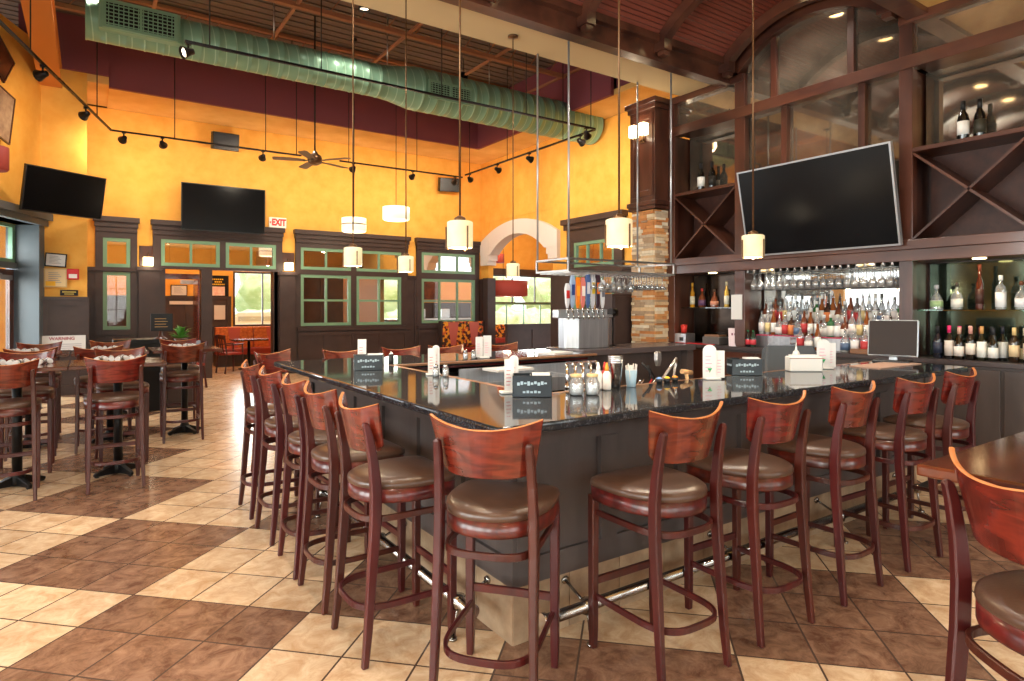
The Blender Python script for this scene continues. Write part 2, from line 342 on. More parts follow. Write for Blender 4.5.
# ------------------------------------------------------------------ setting
BX = 6.95     # back bar wall plane
fl = MB(); fl.box(-4.6,-3.6,-.1,17,19.3,0); struct(fl.build('floor', M['floor']))
def gridwall(name, axis, p0, p1, u0, u1, z0, z1, holes, m):
    """wall slab between p0..p1 on its axis, spanning u and z, minus holes (ua,ub,za,zb)"""
    us = sorted({u0, u1, *[h[0] for h in holes], *[h[1] for h in holes]}); zs = sorted({z0, z1, *[h[2] for h in holes], *[h[3] for h in holes]})
    us = [u for u in us if u0 <= u <= u1]; zs = [z for z in zs if z0 <= z <= z1]; b = MB()
    for i in range(len(us)-1):
        k = 0
        while k < len(zs)-1:
            def hole(kk):
                uc = (us[i]+us[i+1])/2; zc = (zs[kk]+zs[kk+1])/2
                return any(h[0] < uc < h[1] and h[2] < zc < h[3] for h in holes)
            if hole(k): k += 1; continue
            e = k
            while e+1 < len(zs)-1 and not hole(e+1): e += 1
            if axis == 'Y': b.box(us[i], p0, zs[k], us[i+1], p1, zs[e+1])
            else: b.box(p0, us[i], zs[k], p1, us[i+1], zs[e+1])
            k = e+1
    return struct(b.build(name, m))
WY, WX = 15.0, 9.13
# holes of the far wall: (x0,x1,z0,z1)
H1 = [(.22,.69,1.09,2.26),(.22,.69,2.36,2.95),(1.3,3.52,0,2.36),(1.24,2.37,2.42,2.98),(2.49,3.56,2.42,2.98),
      (4.12,5.34,1.10,2.32),(5.48,6.68,1.10,2.32),(4.12,5.34,2.44,2.96),(5.48,6.68,2.44,2.96),(7.26,8.9,1.12,2.30),(7.26,8.9,2.46,3.0)]
gridwall('wall_back', 'Y', WY, WY+.16, -2, WX+.2, 0, 5.6, H1, M['yellow'])
H2 = [(11.62,14.75,0,3.9),(9.55,10.85,1.1,2.3),(9.55,10.85,2.44,3.0)]
gridwall('wall_right', 'X', WX, WX+.16, 5.3, WY, 0, 5.6, H2, M['yellow'])
# arch infill above the opening: yellow filler with a curved underside behind the stone arch
YC = 13.14
def seg_(hs, z0, rise, t):    # segmental arch, t in -1..1
    r_ = (hs*hs+rise*rise)/(2*rise); return (YC+hs*t, z0-r_+rise+math.sqrt(r_*r_-(hs*t)**2))
b = MB(); n = 22
for i in range(n):
    (ya, za), (yb, zb) = seg_(1.5,3.2,.3,-1+2*i/n), seg_(1.5,3.2,.3,-1+2*(i+1)/n)
    b.hexa([(WX+.02,ya,za),(WX+.14,ya,za),(WX+.14,yb,zb),(WX+.02,yb,zb),(WX+.02,ya,3.9),(WX+.14,ya,3.9),(WX+.14,yb,3.9),(WX+.02,yb,3.9)])
b.box(WX, 11.62, 0, WX+.16, 11.70, 3.9); b.box(WX, 14.6, 0, WX+.16, 14.75, 3.9)
struct(b.build('trim_1', M['yellow']))
# stone arch casing
b = MB(); n = 26
for i in range(n):
    t0, t1 = -1+2*i/n, -1+2*(i+1)/n
    (ya, za), (yb, zb) = seg_(1.72,3.34,.46,t0), seg_(1.72,3.34,.46,t1); (yi, zi), (yj, zj) = seg_(1.22,2.98,.46,t0), seg_(1.22,2.98,.46,t1)
    b.hexa([(WX-.1,yi,zi),(WX+.2,yi,zi),(WX+.2,yj,zj),(WX-.1,yj,zj),(WX-.1,ya,za),(WX+.2,ya,za),(WX+.2,yb,zb),(WX-.1,yb,zb)])
for s_ in (-1, 1):   # stepped springers
    yo = YC+s_*1.72
    b.hexa([(x, y, z) for z, yi_ in ((2.98,YC+s_*1.22),(3.36,YC+s_*1.24)) for x, y in ((WX-.108,yi_),(WX+.208,yi_),(WX+.208,yo+s_*.004),(WX-.108,yo+s_*.004))])
    b.box(WX-.1, YC+s_*1.30, 2.82, WX+.2, yo, 2.98); b.box(WX-.1, YC+s_*1.37, 2.70, WX+.2, yo, 2.82)
struct(b.build('trim_2', M['stonetrim']))
# boxed-out piece of wall by the entry
struct(MB().box(-1.0,13.5,0,-.04,15.0,6.1).build('wall_entry', M['yellow']))
# angled wall with the entry door, from (-.7,13.5) towards the camera
dx, dy = -.383, -.924; nx, ny = .924, -.383   # nx,ny points into the room
def LW(s, off=0): return (-.7+dx*s+nx*off, 13.5+dy*s+ny*off)
def lbox(b, s0, s1, z0, z1, o0, o1):
    p = [LW(s0,o0), LW(s1,o0), LW(s1,o1), LW(s0,o1)]
    b.hexa([(x,y,z0) for x, y in p]+[(x,y,z1) for x, y in p]); return b
DH = 2.95
b = MB(); lbox(b,.0,.04,0,6.1,-.5,0); lbox(b,.04,1.75,DH,6.1,-.5,0); lbox(b,1.75,4.4,0,.9,-.5,0); lbox(b,1.75,4.4,2.9,6.1,-.5,0); lbox(b,4.4,5.2,0,6.1,-.5,0); lbox(b,5.2,7.6,0,.7,-.5,0); lbox(b,5.2,7.6,3.0,6.1,-.5,0); lbox(b,7.6,9,0,6.1,-.5,0)
struct(b.build('wall_left', M['yellow']))
# window walls towards the street on the near left and behind the camera
b = MB()
ys = [-3.6,-2.7,-1.0,-.6,1.1,1.5,3.2,3.6,5.25]
for i, y in enumerate(ys[:-1]):
    if i % 2 == 0: b.box(-4.5, y, 0, -4.2, ys[i+1], 4.9)
    else: b.box(-4.5, y, 0, -4.2, ys[i+1], .5); b.box(-4.5, y, 3.3, -4.2, ys[i+1], 4.9)
struct(b.build('wall_street', M['yellow']))
b = MB(); xs = [-4.5,-4.0,-2.2,-1.8,0,.4,2.2,2.6,4.4,4.8,6.6,7.1]
for i, x in enumerate(xs[:-1]):
    if i % 2 == 0: b.box(x,-3.6,0,xs[i+1],-3.3,4.9)
    else: b.box(x,-3.6,0,xs[i+1],-3.3,.5); b.box(x,-3.6,3.3,xs[i+1],-3.3,4.9)
struct(b.build('wall_front', M['yellow']))
k = 1
def frame_window(axis, p, u0, u1, z0, z1, nu, nz, m=None, glass=True, w=.05, d=.08, base=0):
    """a framed window with muntins and panes; axis 'Y' lies in the plane Y=p"""
    global k
    e = empty('window_%d' % k, ((u0+u1)/2, p, z0) if axis == 'Y' else (p, (u0+u1)/2, z0), 0 if axis == 'Y' else PI/2); k += 1
    W = u1-u0; H = z1-z0; f = MB(); h = W/2
    f.box(-h,-d/2,0,-h+w,d/2,H); f.box(h-w,-d/2,0,h,d/2,H); f.box(-h+w,-d/2,0,h-w,d/2,w); f.box(-h+w,-d/2,H-w,h-w,d/2,H)
    for i in range(1, nu): x = -h+W*i/nu; f.box(x-w*.35,-d/2+.01,w,x+w*.35,d/2-.01,H-w)
    for i in range(1, nz): z = H*i/nz; f.box(-h+w,-d/2+.012,z-w*.35,h-w,d/2-.012,z+w*.35)
    f.build('window_frame', m or M['green'], e)
    if glass: MB().box(-h+w,-.003,w,h-w,.003,H-w).build('pane', M['glass_mirror'] if z0 > 2.3 and u0 < 9.1 and p > 9 else M['glass'], e)
    return struct(e)
for (a, c, z0, z1, nu, nz) in [(.22,.69,1.09,2.26,1,1),(.22,.69,2.36,2.95,1,1),(1.24,2.37,2.42,2.98,2,1),(2.49,3.56,2.42,2.98,2,1),(4.12,5.34,1.1,2.32,2,2),(5.48,6.68,1.1,2.32,2,2),
                               (4.12,5.34,2.44,2.96,2,1),(5.48,6.68,2.44,2.96,2,1),(7.26,8.9,1.12,2.3,3,2),(7.26,8.9,2.46,3.0,3,1)]:
    frame_window('Y', WY-.02, a, c, z0, z1, nu, nz, w=.07)
frame_window('X', WX-.02, 9.55, 10.85, 2.44, 3.0, 3, 1, w=.07); frame_window('X', WX-.02, 9.55, 10.85, 1.1, 2.3, 3, 2, w=.07)

# brown panelling with its crowns on the far wall
PH = 2.33
def panel_y(b, x0, x1, z0, z1, y, n=1, fr=.09):
    """raised-frame panelling on a wall facing -Y"""
    b.box(x0, y-.03, z0, x1, y, z1)
    w = (x1-x0)/n
    for i in range(n):
        a, c = x0+w*i, x0+w*(i+1)
        if c-a < .25: continue
        b.box(a, y-.055, z0, a+fr, y-.03, z1); b.box(c-fr, y-.055, z0, c, y-.03, z1)
        b.box(a+fr, y-.055, z0, c-fr, y-.03, z0+fr*1.4); b.box(a+fr, y-.055, z1-fr, c-fr, y-.03, z1)
def crown_y(b, x0, x1, z, y):
    b.box(x0, y-.10, z-.30, x1, y, z-.2); b.box(x0-.015, y-.13, z-.2, x1+.015, y, z-.1); b.box(x0-.04, y-.18, z-.1, x1+.04, y, z)
T = iter(range(3, 60))
def trim(b, m=None, **kw): return struct(b.build('trim_%d' % next(T), m or M['panel'], **kw))
b = MB(); panel_y(b,-.04,.09,0,PH,WY); b.box(-.04,WY-.08,PH-.05,.09,WY,PH+.02); trim(b)
def unit(x0, x1, top, holes, wains=True, open_=None):
    b = MB(); us = sorted({x0, x1, *[h[0] for h in holes], *[h[1] for h in holes]}); zs = sorted({0.0, top, *[h[2] for h in holes], *[h[3] for h in holes]})
    for i in range(len(us)-1):
        for j in range(len(zs)-1):
            uc, zc = (us[i]+us[i+1])/2, (zs[j]+zs[j+1])/2
            if any(h[0] < uc < h[1] and h[2] < zc < h[3] for h in holes): continue
            b.box(us[i], WY-.07, zs[j], us[i+1], WY-.001, zs[j+1])
    crown_y(b, x0, x1, top, WY)
    return b
b = unit(.09, .81, 3.37, [h for h in H1 if h[1] < .8]); b.box(.05,WY-.11,2.28,.85,WY-.06,2.33); b.box(.17,WY-.1,.98,.74,WY-.06,1.07); panel_y(b,.13,.77,.1,.95,WY-.048,1); trim(b)
b = MB(); panel_y(b,.81,1.09,0,PH,WY,1,.07); b.box(.83,WY-.12,0,1.22,WY,PH-.02); b.box(.8,WY-.16,PH-.02,1.25,WY,PH+.05); trim(b)
hh = [h for h in H1 if 1 < h[0] < 3.6]
b = unit(1.09, 3.7, 3.37, hh); trim(b)
# posts inside the wide opening: it is split in two by a deep post
b = MB(); b.box(2.0,WY-.07,0,2.22,WY+.2,2.36); b.box(1.24,WY-.05,0,1.32,WY+.2,2.36); b.box(3.5,WY-.07,0,3.6,WY+.2,2.36); trim(b)
b = MB(); panel_y(b,3.66,4.0,0,PH,WY,1,.06); b.box(3.62,WY-.14,0,3.98,WY,PH-.04); b.box(3.58,WY-.18,PH-.04,4.04,WY,PH+.04); trim(b)
b = unit(4.0, 6.87, 3.37, [h for h in H1 if 4 < h[0] < 6.9]); b.box(4.04,WY-.12,.98,6.8,WY-.06,1.07); panel_y(b,4.05,6.85,.1,.95,WY-.048,4); trim(b)
b = MB(); panel_y(b,6.87,7.12,0,PH,WY,1,.06); b.box(6.87,WY-.1,PH-.02,7.12,WY,PH+.04); trim(b)
b = unit(7.12, 9.04, 3.37, [h for h in H1 if 7 < h[0]]); b.box(7.14,WY-.12,.98,9.02,WY-.06,1.07); panel_y(b,7.15,9.0,.1,.95,WY-.048,3); trim(b)
# panelling on the entry box and cap
b = MB(); panel_y(b,-.72,-.04,0,1.70,13.5,1,.12); b.box(-.74,13.42,1.68,-.01,13.5,1.73); b.box(-.04,13.44,0,-.01,15.0,1.7); trim(b)
# right-hand side wall (faces -X)
def xbox(b, y0, y1, z0, z1, t): b.box(WX-t, y0, z0, WX, y1, z1)
b = MB()
xbox(b,5.8,9.3,0,PH,.06); xbox(b,9.3,11.1,0,1.1,.07); xbox(b,9.3,9.55,1.1,3.3,.07); xbox(b,10.85,11.1,1.1,3.3,.07); xbox(b,9.55,10.85,2.3,2.44,.07); xbox(b,9.55,10.85,3.0,3.3,.07)
xbox(b,11.1,11.5,0,PH,.06); xbox(b,5.8,9.3,PH,PH+.06,.12); xbox(b,11.1,11.5,PH,PH+.06,.12)
b.box(WX-.12,9.24,3.3,WX,11.16,3.42); b.box(WX-.18,9.2,3.42,WX,11.2,3.54); xbox(b,14.85,15,0,PH,.06); trim(b)
b = MB(); b.box(WX-.04,11.5,0,WX+.2,11.74,PH+.02); b.box(WX-.06,14.54,0,WX+.2,14.8,PH+.02); trim(b)

# door case in the angled wall
b = MB(); lbox(b,-.01,.16,0,DH,-.45,.05); lbox(b,1.6,1.78,0,DH,-.45,.05); lbox(b,-.06,1.86,DH,DH+.1,-.3,.1); lbox(b,-.08,1.9,DH+.1,DH+.22,-.1,.16); lbox(b,.16,1.6,2.2,2.3,-.4,-.28)
trim(b, mat('slate_door_case', srgb(84,92,98), .4))
e = empty('door_1', (*LW(.88,-.35),0), math.atan2(dy,dx)); b = MB(); b.box(-.7,-.03,0,-.58,.03,2.18); b.box(.58,-.03,0,.7,.03,2.18); b.box(-.58,-.03,0,.58,.03,.25); b.box(-.58,-.03,2.05,.58,.03,2.18)
b.build('door_frame', M['wood_dark_v'], e); MB().box(-.58,-.004,.25,.58,.004,2.05).build('pane', M['glass'], e)
b = MB(); b.box(-.55,.03,2.0,-.2,.09,2.08); b.bar([(-.3,.06,2.09),(.1,.1,2.14)],.02,.015); b.build('door_closer', M['nickel'], e); struct(e)
e = empty('window_%d' % k, (*LW(.88,-.34),2.3), math.atan2(dy,dx)); k += 1
b = MB(); b.box(-.72,-.03,0,-.64,.03,.65); b.box(.64,-.03,0,.72,.03,.65); b.box(-.64,-.03,0,.64,.03,.06); b.box(-.64,-.03,.59,.64,.03,.65); b.build('window_frame', M['green'], e); MB().box(-.64,-.004,.06,.64,.004,.59).build('pane', M['glass'], e); struct(e)

# windows of the street sides (they light the room and show in the mirrors)
for y in (-2.7+.85,-.6+.85,1.5+.85,3.6+.825): frame_window('X', -4.35, y-.83, y+.83, .5, 3.3, 3, 3, w=.07)
for x in (-4.0,-1.8,.4,2.6,4.8): frame_window('Y', -3.45, x, x+1.8, .5, 3.3, 3, 3, w=.07)

# room beyond the far wall
BY = 19.0
H3 = [(3.36,4.95,1.0,2.56),(6.95,8.6,.9,2.75),(11.9,15.0,.85,2.72)]
gridwall('wall_beyond', 'Y', BY, BY+.16, -2, 17, 0, 4.6, H3, M['yellow'])
for a, c, z0, z1 in H3[:2]: frame_window('Y', BY+.02, a, c, z0, z1, 2, 1, m=M['panel'])
frame_window('Y', BY+.02, 11.9, 15.0, 1.68, 2.72, 3, 1, m=M['panel']); frame_window('Y', BY+.02, 11.9, 15.0, .85, 1.68, 4, 1)
b = MB(); panel_y(b,-2,3.3,0,1.85,BY,5); panel_y(b,3.3,5.0,0,.98,BY,2); panel_y(b,5.0,6.85,0,2.75,BY,2); panel_y(b,6.85,8.65,0,.88,BY,2); panel_y(b,8.65,11.85,0,1.7,BY,3); panel_y(b,11.85,15.1,0,.84,BY,3); panel_y(b,15.1,17,0,2.75,BY,2)
b.box(11.7,BY-.1,2.72,17,BY,2.95); trim(b)
struct(MB().box(-2,15.16,4.5,17,19.2,4.62).box(9.29,5.2,4.5,17,15.16,4.62).build('ceiling_beyond', M['yellow_ceiling']))
struct(MB().box(16.9,5.2,0,17.05,19.2,4.6).build('wall_far_right', M['yellow']))
struct(MB().box(-2.1,15.0,0,-1.95,19.2,4.6).build('wall_vestibule', M['yellow']))
struct(MB().box(6.2,15.16,0,6.3,18.0,3.2).build('wall_partition', mat('tan_panel', srgb(150,112,76), .6)))
# ------------------------------------------------------------------ ceilings
b = MB(); n = 46
for i in range(n):   # ribbed deck, ribs along X
    y = 5.4+ (WY+.2-5.4)*i/n; w = (WY+.2-5.4)/n
    b.box(-4.6, y, 6.72, 9.4, y+w*.6, 6.8); b.box(-4.6, y+w*.6, 6.70, 9.4, y+w, 6.8)
struct(b.build('ceiling', M['deck']))
struct(MB().box(-4.6,5.45,4.5,9.3,5.57,6.8).build('wall_soffit', M['deck']))
struct(MB().box(-4.6,4.95,4.35,9.3,5.57,4.5).build('ceiling_soffit', M['beige']))
struct(MB().box(-4.6,-3.6,4.35,7.1,2.62,4.5).build('ceiling_near', M['yellow_ceiling']))
struct(MB().box(-4.6,5.2,4.9,-4.2,13.6,6.8).box(9.13,5.2,5.57,9.4,15.2,6.8).box(-4.6,15.0,5.57,9.4,15.2,6.8).build('wall_upper', M['deck']))
# plum fascia and the plaster soffits behind it
b = MB(); b.box(.29,13.55,5.57,8.23,13.63,6.7); b.box(-1.0,13.42,5.74,.29,13.5,6.7); b.box(8.15,8.67,5.57,8.23,13.55,6.7); b.box(8.3,5.57,5.70,8.38,8.67,6.7); trim(b, M['purple'])
b = MB(); b.box(-.04,13.5,5.6,.29,15.0,5.8); b.box(.29,13.63,5.572,9.13,15.0,5.68); b.box(8.23,5.57,5.573,9.13,13.63,5.68); trim(b, M['yellow_ceiling'])
# barrel vault over the bar
VY0, VY1, VZ = 2.8, 4.8, 4.5; half = (VY1-VY0)/2; rise = .42; VR = (half*half+rise*rise)/(2*rise); VC = VZ+rise-VR; VM = (VY0+VY1)/2; amax = math.asin(half/VR)
def vp(a, r=0): return (VM+(VR+r)*math.sin(a), VC+(VR+r)*math.cos(a))
b = MB(); n = 40; uv = []
for i in range(n):
    a0 = -amax+2*amax*i/n; a1 = -amax+2*amax*(i+1)/n; (ya, za), (yb, zb) = vp(a0), vp(a1)
    b.quad((-4.6,ya,za),(7.0,ya,za),(7.0,yb,zb),(-4.6,yb,zb)); uv.append((a0*VR, a1*VR))
me = b.mesh('ceiling_vault', M['vault']); ul = me.uv_layers.new(name='UVMap')
for p, (u0, u1) in zip(me.polygons, uv):
    for li in p.loop_indices:
        v = me.vertices[me.loops[li].vertex_index].co; ys_ = b.v
        a = math.asin(max(-1, min(1, (v.y-VM)/VR)))*VR; ul.data[li].uv = (a+5.2, v.x)
o = bpy.data.objects.new('ceiling_vault', me); C.objects.link(o); struct(o)
# its side beams
b = MB(); b.box(-4.6,4.8,4.30,9.0,4.98,4.52); b.box(-4.6,4.78,4.27,9.0,4.84,4.31); b.box(-4.6,4.72,4.46,7.0,4.82,4.54); trim(b, M['wood_dark'])
b = MB(); b.box(-4.6,2.62,4.30,7.0,2.8,4.52); b.box(-4.6,2.78,4.46,7.0,2.88,4.54); trim(b, M['wood_dark'])
for i in range(9):    # arched ribs of the vault
    x = 6.45-1.11*i-.12; e = MB(); n = 24; ring = []
    for j in range(n+1):
        a = -amax+2*amax*j/n; (ya, za), (yb, zb) = vp(a,-.005), vp(a,-.12)
        ring.append([(x-.05,ya,za),(x+.05,ya,za),(x+.05,yb,zb),(x-.05,yb,zb)])
    e.loops(ring, True, True, True, False)
    for s_ in (0, 1):
        y = VY1-.09 if s_ else VY0+.09
        e.box(x-.06,y-.06,4.36,x+.06,y+.09,4.52); e.box(x-.045,y-.04,4.31,x+.045,y+.05,4.36)
    trim(e, M['wood_dark'])
# steel framing under the deck
def chan(b, p0, p1, w=.1, h=.16): b.bar([p0, p1], w, h)
b = MB()
for y, z in ((7.35,6.25),(8.6,6.25),(10.0,6.3),(12.1,6.3)):
    chan(b, (-3.5,y,z), (8.1,y,z), .09, .07); chan(b, (-3.5,y,z+.36), (8.1,y,z+.36), .09, .06)
for x0 in range(-6, 17):
    x = x0*.5+.2
    for y, z in ((7.35,6.25),(8.6,6.25),(10.0,6.3),(12.1,6.3)): b.bar([(x,y,z),(x+.25,y,z+.36)],.016,.016)
trim(b, M['joist'])
b = MB()
for x in (-1.5,.35,2.2,4.1,5.9,7.6): b.bar([(x,5.6,6.2),(x,8.6,6.3)],.1,.04); b.bar([(x+.5,8.6,6.3),(x+.5,12.1,6.35)],.05,.04)
trim(b, M['joist'])
b = MB(); chan(b,(-3.5,7.95,6.22),(8.1,7.95,6.22),.07,.05); chan(b,(-3.5,6.3,6.3),(8.1,6.3,6.3),.2,.08); trim(b, M['joist_orange'])
b = MB()
for z, w in ((5.56,.3),(5.9,.3)): b.box(-.72-.0,5.6,z-.162,-.4,13.5,z-.138)
b.box(-.57,5.6,5.41,-.55,13.5,5.74); trim(b, M['joist_orange'])
# ------------------------------------------------------------------ bar stools
def seat_outline(n=40, grow=0.0):
    pts = []
    for i in range(n):
        a = 2*PI*i/n; c, s = math.cos(a), math.sin(a)
        if s >= 0: e = .30; x = .222*math.copysign(abs(c)**e, c); y = .035+.185*abs(s)**.42
        else: x = .222*math.copysign(abs(c)**.85, c)*(1-.06*abs(s)); y = .035-.265*abs(s)**.95
        pts.append((x*(1+grow), (y+.01)*(1+grow)-.01))
    return pts
def make_stool():
    root = empty('bar_stool')
    # seat cushion
    b = MB(); rings = []
    for g, z in ((-.02,.742),(.008,.746),(.014,.758),(0,.771),(-.06,.780),(-.25,.789),(-.7,.794),(-.97,.795)):
        rings.append([(x, y, z) for x, y in seat_outline(40, g)])
    b.loops(rings, True, True, True, True); b.build('seat', M['vinyl'], root)
    b = MB(); o_ = seat_outline(40, 0); i_ = seat_outline(40, -.1)
    b.loops([[(x,y,.682) for x, y in i_],[(x,y,.682) for x, y in seat_outline(40,-.01)],[(x,y,.69) for x, y in o_],[(x,y,.745) for x, y in o_],[(x,y,.745) for x, y in i_],[(x,y,.682) for x, y in i_]], True, False, False, True)
    b.build('seat_apron', M['apron'], root)
    # front legs
    for s in (-1, 1):
        b = MB(); b.loops([[(s*.192+dx*w, .188+dy*w, z) for dx, dy in ((-1,-1),(1,-1),(1,1),(-1,1))] for z, w in ((0,.0145),(.1,.0175),(.60,.019),(.70,.019))], True, True, True, False)
        b.build('leg', M['wood_leg'], root, bevel=.004)
    for s in (-1, 1):
        path = [(s*.200,-.240,0),(s*.196,-.224,.15),(s*.192,-.205,.4),(s*.190,-.188,.62),(s*.188,-.186,.76),(s*.185,-.197,.88),(s*.182,-.216,.99),(s*.181,-.229,1.038),(s*.181,-.231,1.05)]
        wd = [.013,.0145,.016,.017,.0168,.0158,.0148,.0138,.009]; dp = [.015,.018,.021,.024,.024,.021,.018,.015,.009]
        b = MB(); b.loops([[(p[0]+dx*w, p[1]+dy*d, p[2]) for dx, dy in ((-1,-1),(1,-1),(1,1),(-1,1))] for p, w, d in zip(path, wd, dp)], True, True, True, False)
        b.build('leg', M['wood_leg'], root, bevel=.005)
    # curved plywood backrest
    b = MB(); nu, nv = 20, 6; F = []; Bk = []
    for j in range(nv+1):
        v = j/nv; hw = .190+.040*v
        rf, rb = [], []
        for i in range(nu+1):
            u = -1+2*i/nu
            zb = .905+.035*abs(u)**7; zt = 1.094+.042*u*u; z = zb+(zt-zb)*v
            y = -.240+.078*u*u-(z-1.0)*.20
            x = hw*u*(1-.02*u*u); nx_, ny_ = -u*.55, 1.0; l = math.hypot(nx_, ny_); nx_, ny_ = nx_/l, ny_/l
            rf.append((x+nx_*.0075, y+ny_*.0075, z)); rb.append((x-nx_*.0075, y-ny_*.0075, z))
        F.append(rf); Bk.append(rb)
    rings = [F[j]+Bk[j][::-1] for j in range(nv+1)]
    b.loops(rings, True, True, True, False); b.mi[-1] = 1; br = b.build('backrest', [M['wood_red'], M['plyedge']], root, bevel=.003)
    # bentwood rings and front foot rest
    def ring(name, z, a, yc, bb, zs=0):
        p = [(-a, .19, z)]; n = 22
        for i in range(n+1):
            t = PI+PI*i/n; c, s = math.cos(t), math.sin(t)
            p.append((a*math.copysign(abs(c)**.62, c), yc-bb*abs(s)**.62, z-zs*abs(s)))
        p.append((a, .19, z)); b = MB(); b.sweep(p, [(-.008,-.014),(.008,-.014),(.008,.014),(-.008,.014)]); return b.build(name, M['wood_leg'], root, bevel=.003)
    ring('stretcher', .618, .182, -.03, .2); ring('foot_ring', .235, .184, -.03, .225)
    MB().box(-.18,.179,.285,.18,.198,.32).build('front_rail', M['wood_leg'], root, bevel=.003)
    return root
stool = make_stool(); reg(stool)
stool_used = [False]
def place_stool(x, y, rz, label, group=None):
    if not stool_used[0]:
        stool_used[0] = True; s = stool; s.location = (x,y,0); s.rotation_euler.z = rz
    else: s = dup(stool, (x,y,0), rz)
    tag(s, label, 'bar stool', group); return s
d90 = -PI/2
for i, (y, j) in enumerate([(2.757,0),(3.33,.02),(3.81,-.03),(4.42,.02),(5.02,0)]):
    place_stool(1.215, y, d90+j, ['nearest wooden bar stool of the row along the left side of the bar','second nearest wooden bar stool of the row along the left side of the bar','middle wooden bar stool of five in the row left of the bar','fourth wooden bar stool from the camera along the left side of the bar','farthest wooden bar stool of the row along the left side of the bar'][i], 'bar stools along the left side of the bar')
place_stool(1.56-.225*.762, 2.279-.225*.648, -math.atan2(.762,.648), 'mahogany bar stool turned diagonally at the near corner of the bar')
for i, (x, j) in enumerate([(2.085,-.02),(2.735,-.02),(3.43,.02),(4.17,-.03),(4.80,.01)]):
    place_stool(x, 1.94, j, ['first bar stool right of the near bar corner, whole seat and legs in view','second bar stool right of the near bar corner','third bar stool along the right-hand front of the bar','fourth bar stool along the right-hand front of the bar','last bar stool at the right-hand end of the bar, beside the wine cabinet'][i], 'bar stools along the front of the bar')
place_stool(1.56, 6.1, math.radians(-150), 'bar stool standing askew at the far left corner of the bar')
for i, x in enumerate((2.12,2.74,3.28,4.02)):
    place_stool(x, 5.93, PI, ['leftmost bar stool on the far side of the bar, only its curved back showing','bar stool back behind the black napkin caddy on the far side of the bar','bar stool back showing above the far counter in front of the four-pane window','bar stool on the far side of the bar nearest the beer tower'][i], 'bar stools on the far side of the bar')

# ------------------------------------------------------------------ bar island
CT = 1.07
def rcorner(cx, cy, r, a0, a1, n=5): return [(cx+r*math.cos(a0+(a1-a0)*i/n), cy+r*math.sin(a0+(a1-a0)*i/n)) for i in range(n+1)]
poly = rcorner(1.333+.03,2.06+.03,.03,PI,1.5*PI)+rcorner(5.86-.05,2.06+.05,.05,1.5*PI,2*PI)+[(5.86,2.74),(2.05,2.74),(2.05,4.88),(4.36,4.88),(4.36,5.72)]+rcorner(1.333+.05,5.72-.05,.05,PI/2,PI)
tag(MB().prism(poly, CT-.042, CT).build('bar_counter', M['granite'], bevel=.012, seg=3), 'glossy black speckled granite countertop running round the bar', 'counter')
root = empty('island_bar', (1.618,2.366,0)); ox, oy = 1.618, 2.366
b = MB(); b.box(0,0,.26,3.98,.12,1.0); b.box(0,.12,.26,.12,3.16,1.0); b.box(0,3.06,.26,2.75,3.16,1.0); b.box(3.98-.1,.12,.26,3.98,.36,1.0)
def shaker_x(b, x0, x1, z0, z1, y, n):    # faces -Y
    w = (x1-x0)/n; b.box(x0,y-.022,z0,x1,y,z0+.12); b.box(x0,y-.022,z1-.1,x1,y,z1)
    for i in range(n+1): c = x0+w*i; b.box(max(x0,c-.055),y-.03,z0+.12,min(x1,c+.055),y,z1-.1)
def shaker_y(b, y0, y1, z0, z1, x, n, sgn=-1):
    w = (y1-y0)/n; a, c_ = (x-.022, x) if sgn < 0 else (x, x+.022); b.box(a,y0,z0,c_,y1,z0+.12); b.box(a,y0,z1-.1,c_,y1,z1)
    for i in range(n+1): c = y0+w*i; b.box(a,max(y0,c-.055),z0+.12,c_,min(y1,c+.055),z1-.1)
shaker_x(b,0,3.98,.26,1.0,0,7); shaker_y(b,-.022,3.16,.26,1.0,0,6)
b.build('panelling', M['barpanel'], root)
b = MB(); b.box(-.16,-.18,1.0,4.15,.25,CT-.044); b.box(-.16,.25,1.0,.28,3.24,CT-.044); b.box(.28,2.6,1.0,2.72,3.24,CT-.044); b.build('subtop', M['wood_red'], root)
b = MB()
n = 12
for i in range(n): b.box(-.02+4.0*i/n+.002,-.022,0,-.02+4.0*(i+1)/n-.002,-.002,.26)
for i in range(10): b.box(-.022,-.02+3.18*i/10+.002,0,-.002,-.02+3.18*(i+1)/10-.002,.26)
b.box(-.002,-.002,0,3.98,.1,.258); b.box(-.002,.1,0,.1,3.16,.258); b.box(.1,3.06,0,2.75,3.16,.258); b.build('skirting_tiles', M['basetile'], root)
b = MB(); b.box(.433,.375,1.045,4.2,.42,1.067); b.box(.433,.42,1.045,.48,2.47,1.067); b.box(.433,2.47,1.045,2.74,2.513,1.067); b.build('wooden_rail', M['wood_trim'], root, bevel=.004)
b = MB(); b.box(.12,.14,0,3.9,.36,.96); b.box(.12,.36,0,.42,2.53,.96); b.box(.42,2.55,0,2.74,3.05,.96); b.build('inner_cabinets', M['black'], root)
tag(root, 'dark panelled bar base with brown tile skirting', 'bar')
